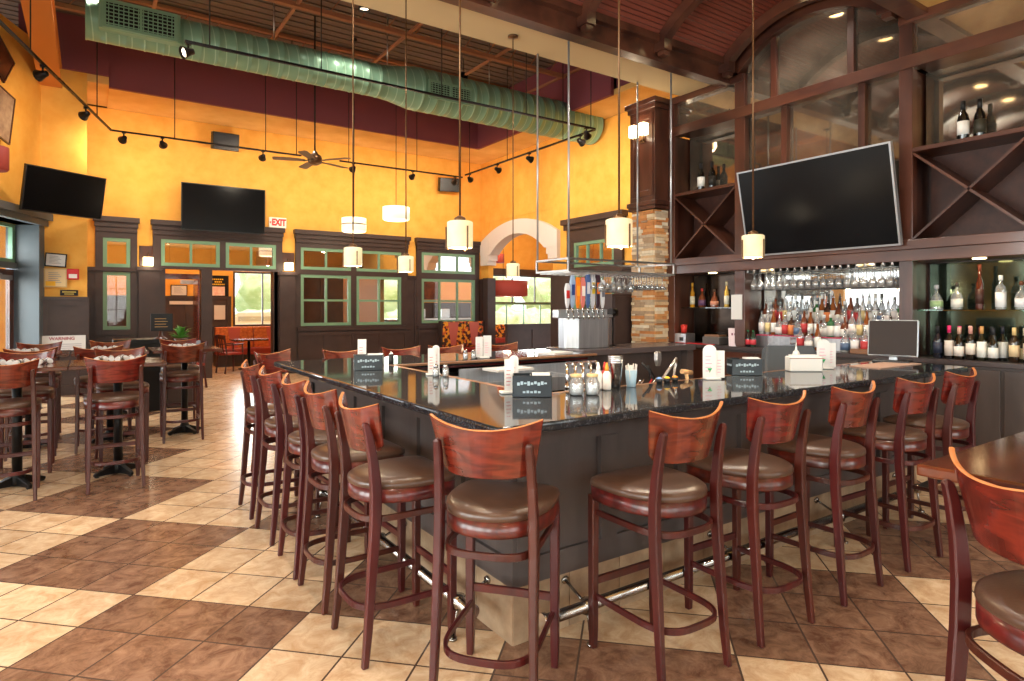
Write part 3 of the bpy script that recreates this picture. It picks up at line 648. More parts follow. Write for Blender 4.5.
# foot rails
def footrail(name, pts, brackets, label, disc):
    r = empty(name, pts[0]); o0 = Vector(pts[0]); q = [tuple(Vector(p)-o0) for p in pts]
    MB().tube(q, .026, 14).build('tube', M['railmetal'], r)
    d = (Vector(pts[1])-o0).normalized()
    MB().cyl(q[0], tuple(-d*.02), .036, 18).build('end_cap', M['chrome'], r)
    for bx, by, wx, wy in brackets:
        b = MB(); p = Vector((bx,by,pts[0][2]))-o0; w = Vector((wx,wy,.235))-o0; g = Vector(((bx*1.2-wx*.2),(by*1.2-wy*.2),.0))-o0; g.z = -pts[0][2]+.012
        b.tube([tuple(w), tuple(p), tuple(g)], .0075, 8); b.cyl(tuple(w), tuple(w+(p-w)*.08), .02, 10); b.cyl((g.x,g.y,-pts[0][2]), (g.x,g.y,-pts[0][2]+.012), .022, 10); b.lathe([(.0,-.034),(.03,-.03),(.034,0),(.03,.03),(0,.034)], p.x, p.y, p.z, 10)
        b.build('bracket', M['railmetal'], r)
    tag(r, label, 'foot rail', None)
footrail('foot_rail', [(1.43,2.44,.17),(1.43,5.4,.17)], [(1.43,y,1.596,y) for y in (2.55,3.5,4.6)], 'chrome tube foot rail along the left side of the bar', True)
footrail('foot_rail', [(1.66,2.18,.17),(5.6,2.18,.17)], [(x,2.18,x,2.344) for x in (1.9,2.98,4.1,5.2)], 'chrome tube foot rail along the front of the bar under the right-hand stools', True)

# dark service counter by the beer taps
r = empty('service_counter', (4.37,5.08,0)); b = MB(); b.box(0,0,1.02,1.83,.66,1.085); b.build('worktop', mat('laminate_top', srgb(86,76,76), .25), r, bevel=.004)
b = MB(); b.box(.02,.12,0,1.8,.62,1.02); b.box(1.7,.02,0,1.81,.12,1.02); b.build('cabinet', M['barpanel'], r)
tag(r, 'brown-grey service counter under the beer taps', 'counter')
# tall dark cabinet beyond it
r = empty('storage_cabinet', (5.95,6.3,0)); MB().box(0,0,0,.42,.35,1.73).build('body', M['panel'], r, bevel=.004); b = MB(); b.box(.02,-.02,.05,.40,0,1.70); b.build('door', M['panel'], r, bevel=.004)
tag(r, 'tall dark brown cabinet between the beer tower and the stone pillar', 'cabinet')

# underbar steel
def steelunit(name, x, y, w, d, z, label, cat, basins=2):
    r = empty(name, (x,y,0)); b = MB(); t = .02
    b.box(0,0,z,w,t,z+.12); b.box(0,d-t,z,w,d,z+.2); b.box(0,t,z,t,d-t,z+.12); b.box(w-t,t,z,w,d-t,z+.12); b.box(t,t,z,w-t,d-t,z+.02)
    long_ = w > d
    for i in range(1, basins):
        if long_: b.box(w*i/basins-.03,t,z+.02,w*i/basins+.03,d-t,z+.12)
        else: b.box(t,d*i/basins-.03,z+.02,w-t,d*i/basins+.03,z+.12)
    b.build('basin', M['steel'], r)
    for i, j in ((.03,.03),(w-.03,.03),(.03,d-.03),(w-.03,d-.03)): MB().cyl((i,j,0),(i,j,z),.018,10).build('leg', M['steel'], r)
    tag(r, label, cat); return r
steelunit('underbar_sink', 2.12, 2.95, .48, 1.7, .76, 'stainless steel underbar sink along the left bartender side', 'sink', 4)
steelunit('speed_rail', 2.7, 4.4, 1.5, .42, .80, 'stainless steel bottle rail below the far counter', 'speed rail', 3)
r = empty('ice_bin', (2.75,2.80,0)); b = MB(); b.box(0,0,.5,.9,.02,.9); b.box(0,.43,.5,.9,.45,.96); b.box(0,.02,.5,.02,.43,.9); b.box(.88,.02,.5,.9,.43,.9); b.box(.02,.02,.5,.88,.43,.56); b.build('bin', M['steel'], r)
MB().box(.03,.03,.9,.45,.42,.915).build('lid', M['steel'], r)
for i, j in ((.03,.03),(.87,.03),(.03,.42),(.87,.42)): MB().cyl((i,j,0),(i,j,.5),.018,10).build('leg', M['steel'], r)
tag(r, 'stainless steel ice bin behind the front counter', 'ice bin')

# ------------------------------------------------------------------ things on the counter
Z = CT+.001
def menu_stand(x, y, rz, cards, label, green=True, z=Z):
    r = empty('menu_stand', (x,y,z), rz); MB().box(-.05,-.035,0,.05,.035,.012).build('base', M['white'], r, bevel=.003)
    for i, (dx, w, h, m, arch) in enumerate(cards):
        b = MB(); n = 8
        pts = [(-w/2,0),(w/2,0)]+([(w/2*math.cos(PI*j/n), h-w*.45+w*.45*math.sin(PI*j/n)) for j in range(n+1)] if arch else [(w/2,h),(-w/2,h)])
        b.loops([[(dx+px_, -.012+i*.013, .01+pz) for px_, pz in pts], [(dx+px_, -.006+i*.013, .01+pz) for px_, pz in pts]], True, True, True, False)
        c = b.build('menu_card', M['paper'], r)
        bb = MB()
        for q in range(5): zz = h*(.25+.11*q); bb.box(dx-w*.32, -.0135+i*.013, zz, dx+w*(.05+.06*(q % 3)), -.012+i*.013, zz+h*.018)
        bb.build('print', M['pinkpaper'] if m else M['red'], c)
        if green and i == 0: MB().prism([(dx-.016,0),(dx+.016,0),(dx,.03)],0,.004).xform(Matrix.Translation((0,-.0135,.075)) @ Matrix.Rotation(-PI/2,4,'X')).build('leaf_mark', mat('green_print', srgb(30,160,90), .5), c)
    tag(r, label, 'menu stand'); return r
menu_stand(1.93, 2.87, -.35, [(0,.055,.18,0,False),(.03,.05,.2,0,True)], 'white menu card stand behind the black caddy nearest the bar corner', False)
menu_stand(2.00, 3.93, -.35, [(-.01,.055,.18,0,False),(.02,.05,.2,0,True)], 'white and orange menu stand with salt shakers on the left counter edge', False)
menu_stand(1.90, 4.99, -.35, [(-.02,.07,.2,0,False)], 'tall white menu card stand beside the far black caddy', True)
menu_stand(3.06, 4.98, -.2, [(-.045,.07,.19,1,False),(.04,.08,.2,1,False)], 'pink and white menu cards on the far counter in front of the booth', False)
menu_stand(3.41, 2.66, -.55, [(-.02,.09,.22,1,True),(.055,.06,.18,1,False)], 'arched white and pink menu cards with green leaf, right half of front counter', True)
menu_stand(4.72, 2.62, -.62, [(-.02,.10,.22,1,True),(.05,.06,.19,1,False)], 'arched white menu cards beside the white napkin box on the front counter', True)
SCRIPT = mat('pale_print', srgb(160,178,188), .5)
CAD = mat('dark_teal_tin', srgb(20,30,38), .3, coat=.3)
def caddy(x, y, rz, label, blue=False):
    r = empty('napkin_caddy', (x,y,Z), rz); b = MB(); b.box(-.105,-.065,0,.105,-.06,.115); b.box(-.105,.06,0,.105,.065,.115); b.box(-.105,-.06,0,-.1,.06,.115); b.box(.1,-.06,0,.105,.06,.115); b.box(-.1,-.06,0,.1,.06,.006); b.box(-.012,-.06,.006,-.006,.06,.113)
    b.build('tin', CAD, r, bevel=.002)
    bb = MB(); 
    for q in range(9): bb.box(-.08+.018*q,-.0665,.062+.004*(q % 3),-.066+.018*q,-.065,.078+.003*((q*2) % 4))
    for q in range(5): bb.box(-.05+.02*q,-.0665,.022,-.036+.02*q,-.065,.032+.003*(q % 2))
    for q in range(6): bb.box(-.1065,.045-.017*q,.062+.003*(q % 2),-.105,.033-.017*q,.076)
    bb.build('lettering', SCRIPT, r)
    n = MB(); 
    for q in range(5): n.box(.0,-.055+.02*q,.008,.095,-.04+.02*q,.118+.003*(q % 3))
    n.build('napkins', M['paper'], r)
    tag(r, label, 'caddy')
caddy(1.98, 2.72, -.62, 'dark tin napkin caddy with pale script near the bar corner')
caddy(3.84, 2.72, -.62, 'dark tin napkin caddy beside the arched menu cards on the front counter')
caddy(1.76, 4.55, -.3, 'dark tin napkin caddy far along the left counter')
def jar(x, y, label, s=1):
    r = empty('mason_jar', (x,y,Z)); MB().lathe([(.03*s,0),(.038*s,.006),(.04*s,.02),(.04*s,.065*s),(.03*s,.085*s),(.028*s,.1*s)],0,0,0,16).build('jar', M['stem'], r)
    MB().lathe([(.031*s,0),(.032*s,.002),(.032*s,.014),(.03*s,.016)],0,0,.098*s,16).build('lid', mat('kraft_lid', srgb(200,170,120), .5), r); MB().lathe([(.033*s,.004),(.034*s,.06*s)],0,0,0,14).build('contents', M['paper'], r)
    tag(r, label, 'jar')
jar(2.19, 2.60, 'left glass jar of sugar packets beside the mixing gear'); jar(2.27, 2.56, 'right glass jar of sugar packets beside the mixing gear')
def shaker(x, y, lab, body='white', z=Z, s=1):
    r = empty('salt_shaker', (x,y,z)); MB().lathe([(.02*s,0),(.023*s,.01),(.02*s,.055*s),(.015*s,.065*s)],0,0,0,12).build('body', M['stem'] if body != 'pepper' else M['plastic'], r); MB().lathe([(.0165*s,0),(.017*s,.014),(.006,.024)],0,0,.064*s,12).build('cap', M['chrome'], r); MB().lathe([(.017*s,.003),(.017*s,.045*s)],0,0,0,10).build('contents', M['white'] if body == 'white' else M['plastic'], r); tag(r, lab, 'shaker')
shaker(1.97, 3.83, 'glass salt shaker left of the menu stand on the left counter'); shaker(2.03, 3.80, 'glass salt shaker right of the menu stand on the left counter')
shaker(2.86, 4.97, 'white topped shaker left of the pair on the far counter'); shaker(2.94, 4.96, 'white topped shaker right of the pair on the far counter'); 
shaker(4.58, 2.66, 'glass shaker at the side of the white napkin box')
shaker(2.05, 4.99, 'small condiment pot beside the far menu card stand', s=1.1); shaker(2.13, 4.97, 'amber condiment jar at the inner corner of the counter', 'pepper', s=1.1)
r = empty('napkin_box', (4.42,2.62,Z), -.62); MB().box(-.12,-.05,0,.12,.05,.11).build('box', M['white'], r, bevel=.006); MB().box(-.1,-.03,.108,.1,.03,.122).build('napkins', M['paper'], r); MB().box(-.125,-.052,.095,.125,-.048,.101).build('rim', M['wood_trim'], r); tag(r, 'white napkin box on the front counter before the register', 'napkin box')
r = empty('squeeze_bottle', (4.47,2.71,Z)); MB().lathe([(.025,0),(.028,.01),(.027,.12),(.02,.14)],0,0,0,14).build('body', M['white'], r); MB().lathe([(.02,0),(.008,.015),(.004,.05),(.003,.07)],0,0,.138,12).build('nozzle', M['white'], r); tag(r, 'white nozzle bottle standing behind the white napkin box', 'squeeze bottle')
# mixing gear in the middle of the front counter
r = empty('shaker_stack', (2.58,2.705,Z)); 
for i in range(4): MB().lathe([(.03,0),(.045,.15),(.046,.155),(.043,.155),(.03,.01)],0,0,.012*i,18,cap1=False).build('tin', M['chrome'], r)
tag(r, 'stack of chrome cocktail shaker tins on the counter', 'shaker tins')
r = empty('straw_cup', (2.70,2.695,Z)); MB().lathe([(.027,0),(.028,.002),(.036,.1),(.034,.1),(.026,.006)],0,0,0,18,cap1=False).build('cup', mat('pale_blue_cup', srgb(150,180,200), .4), r)
for i in range(14):
    a = i*2.4; q = .004*i**.5*1.6+.002; MB().cyl((q*math.cos(a),q*math.sin(a),.006),(q*1.6*math.cos(a),q*1.6*math.sin(a),.128+.004*(i % 3)),.0028,6).build('straw', M['white'], r)
tag(r, 'pale blue cup of white straws beside the shaker tins', 'cup')
for i, (x, y, c, lab) in enumerate([(2.44,2.70,(220,216,214),'short cream sauce bottle left of the shaker tins'),(2.50,2.71,(170,40,36),'red squeeze bottle beside the shaker tins'),(2.47,2.66,(226,140,40),'orange topped bottle in front of the shaker tins')]):
    r = empty('sauce_bottle', (x,y,Z)); MB().lathe([(.022,0),(.025,.01),(.024,.09),(.012,.11)],0,0,0,12).build('body', mat('sauce_%d' % i, srgb(*c) if i < 2 else srgb(228,224,220), .4), r); MB().lathe([(.012,0),(.012,.02),(.004,.05)],0,0,.108,10).build('nozzle', mat('cap_%d' % i, srgb(*c), .4), r); tag(r, lab, 'bottle')
r = empty('syrup_pumps', (2.42,2.85,.75)); MB().box(-.12,-.05,0,.14,.05,.28).build('rack', M['steel'], r, bevel=.004)
for i in range(4):
    x = -.09+.062*i; b = MB(); b.cyl((x,0,.28),(x,0,.47),.009,8); b.lathe([(.014,0),(.016,.03),(.01,.05)],x,0,.30,10); b.bar([(x,0,.47),(x,-.05,.475)],.014,.012); b.cyl((x,-.05,.475),(x,-.05,.45),.006,8); b.build('pump', M['chrome'], r)
tag(r, 'row of four chrome syrup pumps behind the counter', 'pump')
# soda gun on its holster with hose
r = empty('soda_gun', (3.12,2.85,.96)); b = MB(); pts = []
for i in range(15): t = i/14; pts.append((.12-.2*t+.12*math.sin(PI*t)*1.2, .02*math.sin(6*t), .24*math.sin(PI*t)**.8))
b.tube(pts, .010, 8); b.build('hose', M['nickel'], r); b = MB(); b.tube([(-.08,.03,0),(-.05,.04,.16),(-.11,.05,.22)],.009,8); b.tube([(-.02,.05,0),(.0,.05,.12),(-.06,.05,.2)],.008,8); b.build('hose', M['blackmetal'], r)
b = MB(); b.loops([[(-.02+dx*w, dy*w, z) for dx, dy in ((-1,-.6),(1,-.6),(1,.6),(-1,.6))] for z, w in ((.2,.016),(.24,.024),(.29,.022),(.3,.012))], True, True, True, False); b.build('gun_head', M['nickel'], r, bevel=.004)
MB().box(-.2,-.04,-.06,.2,.08,0).build('holster', M['black'], r, bevel=.004); tag(r, 'soda gun with looping hose behind the front counter', 'soda gun')
for i in range(9):
    x = 2.84+.055*i; r = empty('pour_bottle', (x, 2.86-.02*(i % 2), .72)); c = [(40,30,28),(60,90,60),(190,180,160),(120,60,30),(200,60,50),(30,30,34),(220,220,214),(210,170,60),(80,50,30)][i]
    MB().lathe([(.036,0),(.037,.01),(.037,.18),(.014,.24),(.014,.28)],0,0,0,12).build('body', mat('liquor_%d' % i, srgb(*c), .1, coat=.5), r); b = MB(); b.lathe([(.012,0),(.013,.02),(.006,.03)],0,0,.28,10); b.tube([(0,0,.3),(0,0,.33),(.02,-.01,.36)],.004,6); b.build('pour_spout', M['chrome'] if i % 3 else M['red'], r)
    tag(r, 'pour-spout bottle beside the soda gun, %s from the left in the speed rail' % ['first','second','third','fourth','fifth','sixth','seventh','eighth','ninth and last'][i], 'bottle', 'speed rail bottles')
r = empty('corkscrew', (3.34,2.79,Z-.1)); b = MB(); b.cyl((0,0,.0),(-.03,0,.13),.012,10); b.build('handle', mat('boxwood', srgb(206,170,124), .5), r); b = MB(); b.cyl((-.075,0,.15),(.02,0,.135),.017,10); b.build('grip', mat('boxwood_dark', srgb(180,140,96), .5), r); tag(r, 'pale wooden beer tap handle leaning behind the front counter', 'tap handle')
for i, (x, y, c) in enumerate([(3.02,2.70,(240,200,40)),(3.10,2.705,(230,150,40)),(2.95,2.70,(120,160,220))]):
    r = empty('garnish_cup', (x,y,Z)); MB().lathe([(.018,0),(.024,.03),(.022,.03),(.016,.004)],0,0,0,12,cap1=False).build('cup', M['plastic'], r); MB().lathe([(.02,.0),(.019,.012),(.008,.02)],0,0,.02,10).build('garnish', mat('garnish_%d' % i, srgb(*c), .5), r); tag(r, ['small cup with yellow garnish beside the soda gun','small cup with orange garnish, rightmost beside the soda gun','small cup with blue picks beside the soda gun'][i], 'cup')
# paper stacks
tag(MB().box(-.16,-.11,0,.16,.11,.02).build('menu_stack', M['paper'], loc=(3.95,5.02,Z), rz=.3), 'pile of white menus at the end of the far counter', 'menus')
tag(MB().box(-.2,-.12,0,.2,.12,.02).build('tray_liner', M['paper'], loc=(3.1,4.62,.985), rz=.05), 'white papers lying on the steel rail behind the bar', 'papers')
tag(MB().box(-.35,-.12,0,.35,.12,.006).build('counter_mat', mat('tan_mat', srgb(196,160,140), .6), loc=(5.42,2.5,Z), rz=0), 'tan rubber bar mat at the right-hand end of the bar', 'mat')
# point of sale terminals
r = empty('register_screen', (5.75,2.60,Z), math.radians(-75)); MB().box(-.14,-.1,0,.14,.1,.02).build('base', M['plastic'], r, bevel=.006); MB().box(-.03,.03,.02,.03,.07,.1).build('neck', M['silver'], r)
b = MB(); b.box(-.19,-.018,0,.19,.018,.32); b.xform(Matrix.Translation((0,0,.05)) @ Matrix.Rotation(-.16,4,'X')); sc_ = b.build('housing', M['silver'], r, bevel=.008)
b = MB(); b.box(-.18,-.021,.01,.18,-.018,.31); b.xform(Matrix.Translation((0,0,.05)) @ Matrix.Rotation(-.16,4,'X')); b.build('screen', mat('unlit_grey_screen', srgb(50,42,40), .5, spec=.2), r)
tag(r, 'dark flat touchscreen register at the right-hand end of the bar', 'screen')
r = empty('register', (5.0,3.05,.72), math.radians(-40)); b = MB(); b.box(-.3,-.16,0,.3,.2,.06); b.build('shelf', M['steel'], r)
b = MB(); b.hexa([(-.27,-.1,.06),(.27,-.1,.06),(.27,.12,.06),(-.27,.12,.06),(-.2,.1,.5),(.2,.1,.5),(.22,.18,.46),(-.22,.18,.46)]); b.build('housing', mat('slate_plastic', srgb(66,72,78), .4), r, bevel=.02, seg=3)
tag(r, 'slate grey register terminal seen from behind, in the bar well', 'register'); 
for x, y in ((-.28,-.14),(.28,-.14),(-.28,.18),(.28,.18)): MB().cyl((x,y,-.72),(x,y,0),.015,8).build('leg', M['steel'], r)

# ------------------------------------------------------------------ beer tower
r = empty('beer_tower', (4.34,5.42,1.085)); b = MB()
b.loops([[(x,y,z) for x, y in ((.06,-.0),(.18,-.1),(.62,-.1),(.73,0),(.73,.12),(.06,.12))] for z in (0,.344)], True, True, True, False); b.build('column', M['steel'], r, bevel=.006)
b = MB(); b.box(-.2,-.2,.345,.52,-.1,.44); b.box(.2,-.1,.345,.7,.12,.375); b.build('tap_bar', M['steel'], r, bevel=.01, seg=2)
for q in range(8):
    x = -.07+.073*q; b = MB(); b.cyl((x,-.17,.41),(x,-.215,.41),.014,10); b.cyl((x,-.21,.40),(x,-.225,.33),.008,8); b.lathe([(.011,0),(.014,.015),(.009,.035)],x,-.2,.42,10); f = b.build('faucet', M['chrome'], r)
    c = [(206,206,214),(150,170,200),(240,130,30),(214,120,110),(70,96,150),(196,196,204),(60,40,52),(222,222,226)][q]; h = [.27,.36,.34,.34,.4,.4,.4,.32][q]
    b = MB(); b.loops([[(x+dx*w, -.2+dy*w*.5, .45+z) for dx, dy in ((-1,-1),(1,-1),(1,1),(-1,1))] for z, w in ((0,.010),(.05,.022),(h*.8,.031),(h,.018))], True, True, True, False); b.mat(1); b.box(x-.022,-.2-.0175,.45+h*.4,x+.022,-.2-.0155,.45+h*.72)
    b.build('tap_handle', [mat('tap_%d' % q, srgb(*c), .35), mat('tap_badge_%d' % q, srgb(*[(190,40,40),(40,60,120),(250,160,40),(240,230,220),(200,200,210),(230,200,60),(240,120,30),(120,120,130)][q]), .4)], f, bevel=.003)
tag(r, 'stainless steel beer tower with eight tap handles', 'beer tower')
r = empty('tap_lamp', (5.2,5.5,1.085)); MB().lathe([(.05,0),(.05,.01),(.01,.02),(.01,.36)],0,0,0,12).build('stand', M['blackmetal'], r); MB().cyl((-.04,0,.40),(.05,0,.40),.05,14).build('head', M['blackmetal'], r); tag(r, 'small black round lamp standing right of the beer tower', 'lamp')
# ------------------------------------------------------------------ hanging glass rack
r = empty('glass_rack', (4.09,4.98,1.92)); b = MB(); W, D, Hh = 1.62, .57, .125; s_ = .02
for z in (0, Hh):
    b.box(0,0,z,W,s_,z+s_); b.box(0,D-s_,z,W,D,z+s_); b.box(0,s_,z,s_,D-s_,z+s_); b.box(W-s_,s_,z,W,D-s_,z+s_)
for x, y in ((0,0),(W-s_,0),(0,D-s_),(W-s_,D-s_)): b.box(x,y,s_,x+s_,y+s_,Hh)
b.build('frame', M['nickel'], r); b = MB()
for i in range(18): x = .06+.088*i; b.box(x-.014,s_,-.012,x-.008,D-s_,.004); b.box(x+.008,s_,-.012,x+.014,D-s_,.004)
b.build('hanger_channels', M['nickel'], r)
for x, y in ((.01,.01),(.01,D-.02),(W-.06,.01),(W-.06,D-.02)): MB().cyl((x,y,Hh+s_),(x,y,4.35-1.92 if y > .1 else 4.30-1.92),.011,8).build('hanging_rod', M['silver'], r)
tag(r, 'brushed metal glass rack hung on four rods above the beer taps', 'glass rack')
def stemware(name, kind):
    """upside-down glass hanging by its foot, origin at the foot"""
    b = MB(); p = [(.033,0),(.033,-.003),(.004,-.008),(.0035,-.07),(.012,-.085),(.032,-.11),(.036,-.135),(.030,-.175),(.029,-.175),(.034,-.135),(.03,-.112),(.0,-.09)] if kind else [(.031,0),(.031,-.003),(.004,-.008),(.0035,-.08),(.006,-.088),(.048,-.145),(.047,-.145),(.0,-.09)]
    b.lathe(p, 0,0,0, 12, cap0=True, cap1=False); return b.build(name, M['stem'])
wg = stemware('wine_glass', 1); mg = stemware('martini_glass', 0); used = set()
def hang(proto, x, y, z, label, group):
    if proto.name not in used: used.add(proto.name); g = proto
    else: g = proto.copy(); C.objects.link(g)
    g.location = (x,y,z); g.scale = (1.12,1.12,1.12); tag(g, label, 'glass', group)
for i in range(17):
    for j in range(4):
        if (i*5+j*3) % 11 == 0 or i < 5: continue
        k_ = (i+j) % 3 > 0 if i < 12 else False
        hang(wg if k_ else mg, 4.09+.104+.088*i, 4.98+.1+.125*j, 1.914, 'clear stemmed wine glass hanging upside down in the rack above the beer taps' if k_ else 'clear cone-shaped cocktail glass hanging upside down in the rack above the beer taps', 'wine glasses hanging in the ceiling rack' if k_ else 'cocktail glasses hanging in the ceiling rack')
# ------------------------------------------------------------------ back bar
XB = 6.5
struct(MB().box(BX,-3.6,0,BX+.12,5.8,4.95).box(BX+.12,5.68,0,WX,5.8,5.6).build('wall_bar', M['panel']))
r = empty('back_bar', (XB,.9,0)); oy = .9
def B(): return MB()
def bx(b, x0, y0, z0, x1, y1, z1): b.box(x0-XB, y0-oy, z0, x1-XB, y1-oy, z1)
b = B()
for y0, y1, yy in ((5.68,5.8,5.72),(4.60,4.74,4.64),(2.76,2.88,2.80),(1.75,1.85,None),(.9,1.02,.96)):
    b = B(); bx(b,XB,y0,1.07 if yy else 2.19,XB+.1,y1,4.36)
    if yy: bx(b,XB+.1,yy,1.07,BX-.01,yy+(.04 if yy < 5 else .08),3.86)
    b.build('post', M['wood_dark_v'], r, bevel=.004)
b = B(); bx(b,XB-.03,.9,1.99,XB+.12,5.8,2.10); bx(b,XB-.05,.9,2.10,XB+.12,5.8,2.19); bx(b,XB+.12,.9,1.99,BX-.01,5.72,2.03); b.build('beam', M['wood_dark'], r, bevel=.004)
b = B(); bx(b,XB-.01,.9,3.84,XB+.12,5.8,3.965); bx(b,XB-.02,.9,4.27,XB+.12,2.88,4.36); bx(b,XB-.02,4.62,4.27,XB+.12,5.8,4.36)
for y0, y1 in ((4.74,5.68),(1.02,2.76)): bx(b,XB+.0,y0,3.03,BX-.02,y1,3.07); bx(b,XB+.12,y0,3.86,BX-.02,y1,3.9)
b.build('rail', M['wood_dark'], r, bevel=.003)
for y in (4.20,3.32): b = B(); bx(b,XB+.02,y,3.965,XB+.1,y+.07,4.72 if y > 4 else 4.66); b.build('mullion', M['wood_dark_v'], r, bevel=.003)
for y in (4.08,3.22): b = B(); bx(b,XB+.04,y,2.19,XB+.12,y+.07,3.84); b.build('mullion', M['wood_dark_v'], r, bevel=.003)
b = MB(); n = 30; ring = []
for i in range(n+1):
    a = -.80+1.6*i/n
    def pt(rr): return (VM+rr*math.sin(a)-oy, VC+rr*math.cos(a))
    (ya, za), (yb, zb) = pt(1.22), pt(1.41)
    ring.append([(-.03,ya,za),(.1,ya,za),(.1,yb,zb),(-.03,yb,zb)])
b.loops(ring, True, True, True, False); b.build('arch', M['wood_dark'], r)
# smoky mirror panels
def mpoly(name, pts, x):
    b = MB(); b.loops([[(x-XB,y-oy,z) for y, z in pts], [(x-XB+.006,y-oy,z) for y, z in pts]], True, True, True, False); return b.build(name, M['mirror'], r)
arc = [(VM+1.25*math.sin(a), VC+1.25*math.cos(a)) for a in [-.82+1.64*i/24 for i in range(25)]]
arc = [(y, z) for y, z in arc if 2.86 < y < 4.64]
mpoly('mirror_panel', [(2.86,3.93)]+arc+[(4.64,3.93)], XB+.06)
mpoly('mirror_panel', [(2.86,2.15),(4.64,2.15),(4.64,3.9),(2.86,3.9)], XB+.11)
for y0, y1 in ((4.72,5.70),(1.0,2.78)):
    mpoly('mirror_panel', [(y0,3.94),(y1,3.94),(y1,4.3),(y0,4.3)], XB+.06)
    mpoly('mirror_panel', [(y0,3.07),(y1,3.07),(y1,3.86),(y0,3.86)], XB+.34)
# X-shaped wine bins
for y0, y1 in ((4.74,5.68),(1.85,2.76),(1.02,1.75)):
    b = B(); bx(b,BX-.05,y0,2.19,BX-.02,y1,3.03); b.build('bin_back', mat('walnut_pegboard', srgb(78,44,34), .5, var=srgb(56,30,24), vscale=9), r)
    segs = [(y0,y1)] if y1-y0 < 1.2 else [(y0+.0,y1)]
    for s_ in (0, 1):
        za, zb = (2.2, 3.02) if s_ else (3.02, 2.2)
        ya, yb = (y0, y1)
        dy_, dz_ = yb-ya, zb-za; l = math.hypot(dy_, dz_); py, pz = -dz_/l*.011, dy_/l*.011
        b = MB(); b.hexa([(XB+.01-XB,ya-py-oy,za-pz),(BX-.06-XB,ya-py-oy,za-pz),(BX-.06-XB,yb-py-oy,zb-pz),(.01,yb-py-oy,zb-pz),(.01,ya+py-oy,za+pz),(BX-.06-XB,ya+py-oy,za+pz),(BX-.06-XB,yb+py-oy,zb+pz),(.01,yb+py-oy,zb+pz)])
        b.build('cross_shelf', M['wood_dark'], r)
b = B(); bx(b,BX-.02,4.78,1.07,BX-.012,5.7,1.98); b.build('mirror_panel', mirror('dark_smoked_mirror', srgb(40,32,28), srgb(84,70,60), .1, 2.2), r)
b = B(); bx(b,BX-.02,1.02,1.07,BX-.012,2.78,1.98); b.build('mirror_panel', mirror('green_smoked_mirror', srgb(44,56,46), srgb(96,106,90), .08, 2.2), r)
b = B(); bx(b,BX-.02,2.88,1.07,BX-.012,4.62,1.98); b.build('mirror_panel', M['mirror_clear'], r)
b = B(); bx(b,6.66,4.75,1.535,BX-.02,5.7,1.545); bx(b,6.62,1.02,1.515,BX-.02,2.78,1.525); b.build('glass_shelf', M['glass_green'], r)
for y in (5.15,4.3,3.2,2.26): MB().lathe([(.055,0),(.05,-.008),(.0,-.01)],6.62-XB,y-oy,1.99,16).build('puck_or_fill_light', M['glow'], r)  # middle pucks are added to house the bottle-tier spots
tag(r, 'tall dark walnut back bar with smoky mirror panels, arch and crossed wine bins', 'back bar')
r = empty('back_bar_cabinet', (XB,.9,0)); b = B(); bx(b,XB-.03,.9,1.025,BX-.012,5.72,1.07); b.build('worktop', mat('dark_laminate', srgb(70,60,60), .3), r, bevel=.004)
b = B(); bx(b,XB+.02,.9,0,BX-.012,5.72,1.025); b.build('body', M['barpanel'], r)
for i in range(8):
    y0 = 5.66-.6*(i+1)+.01; b = B(); bx(b,XB,y0,.1,XB+.02,y0+.57,1.0); d = b.build('door', M['wood_dark_v'] if i < 3 else M['barpanel'], r, bevel=.003)
    b = MB(); yy = (y0+.08 if i % 2 == 0 else y0+.5)-oy; b.tube([(-.0,yy,.62),(-.035,yy,.64),(-.035,yy,.86),(0,yy,.88)],.008,8); b.build('handle', M['nickel'], d)
tag(r, 'dark cabinet run under the back bar with worktop', 'cabinet')

# bottles ------------------------------------------------------------------
def bmat(c, clear=False):
    key = ('b', c, clear)
    if key not in M: M[key] = M['stem'] if clear else mat('bottle_glass', srgb(*c), .08, coat=.6, spec=.6)
    return M[key]
def cmat(c):
    key = ('c', c)
    if key not in M: M[key] = mat('printed_label', srgb(*c), .5)
    return M[key]
PROF = {
 'wine':   ([(.034,0),(.037,.006),(.037,.17),(.030,.20),(.0145,.225),(.0135,.29)], .30, (.05,.15), .038, (.235,.3), .0155),
 'round':  ([(.045,0),(.047,.008),(.047,.11),(.036,.15),(.014,.175),(.013,.23)], .24, (.025,.1), .048, (.215,.25), .016),
 'tall':   ([(.03,0),(.032,.008),(.030,.19),(.014,.24),(.0125,.31)], .32, (.04,.15), .033, (.28,.33), .0155),
 'square': ([(.038,0),(.04,.006),(.04,.15),(.033,.175),(.015,.19),(.014,.235)], .25, (.02,.13), .041, (.22,.255), .017),
 'wineb':  ([(.036,0),(.039,.006),(.039,.13),(.032,.17),(.015,.22),(.0135,.285)], .30, (.03,.12), .04, (.232,.293), .0155),
 'winec':  ([(.034,0),(.036,.006),(.036,.18),(.026,.205),(.0145,.225),(.0135,.295)], .30, (.03,.17), .037, (.24,.305), .0155),
 'soda':   ([(.03,0),(.033,.01),(.033,.10),(.026,.13),(.012,.17),(.012,.19)], .2, (.03,.09), .034, (.185,.2), .014),
 'pyramid':([(.055,0),(.057,.01),(.045,.11),(.016,.16),(.014,.2)], .22, (.02,.08), .055, (.2,.235), .02),
}
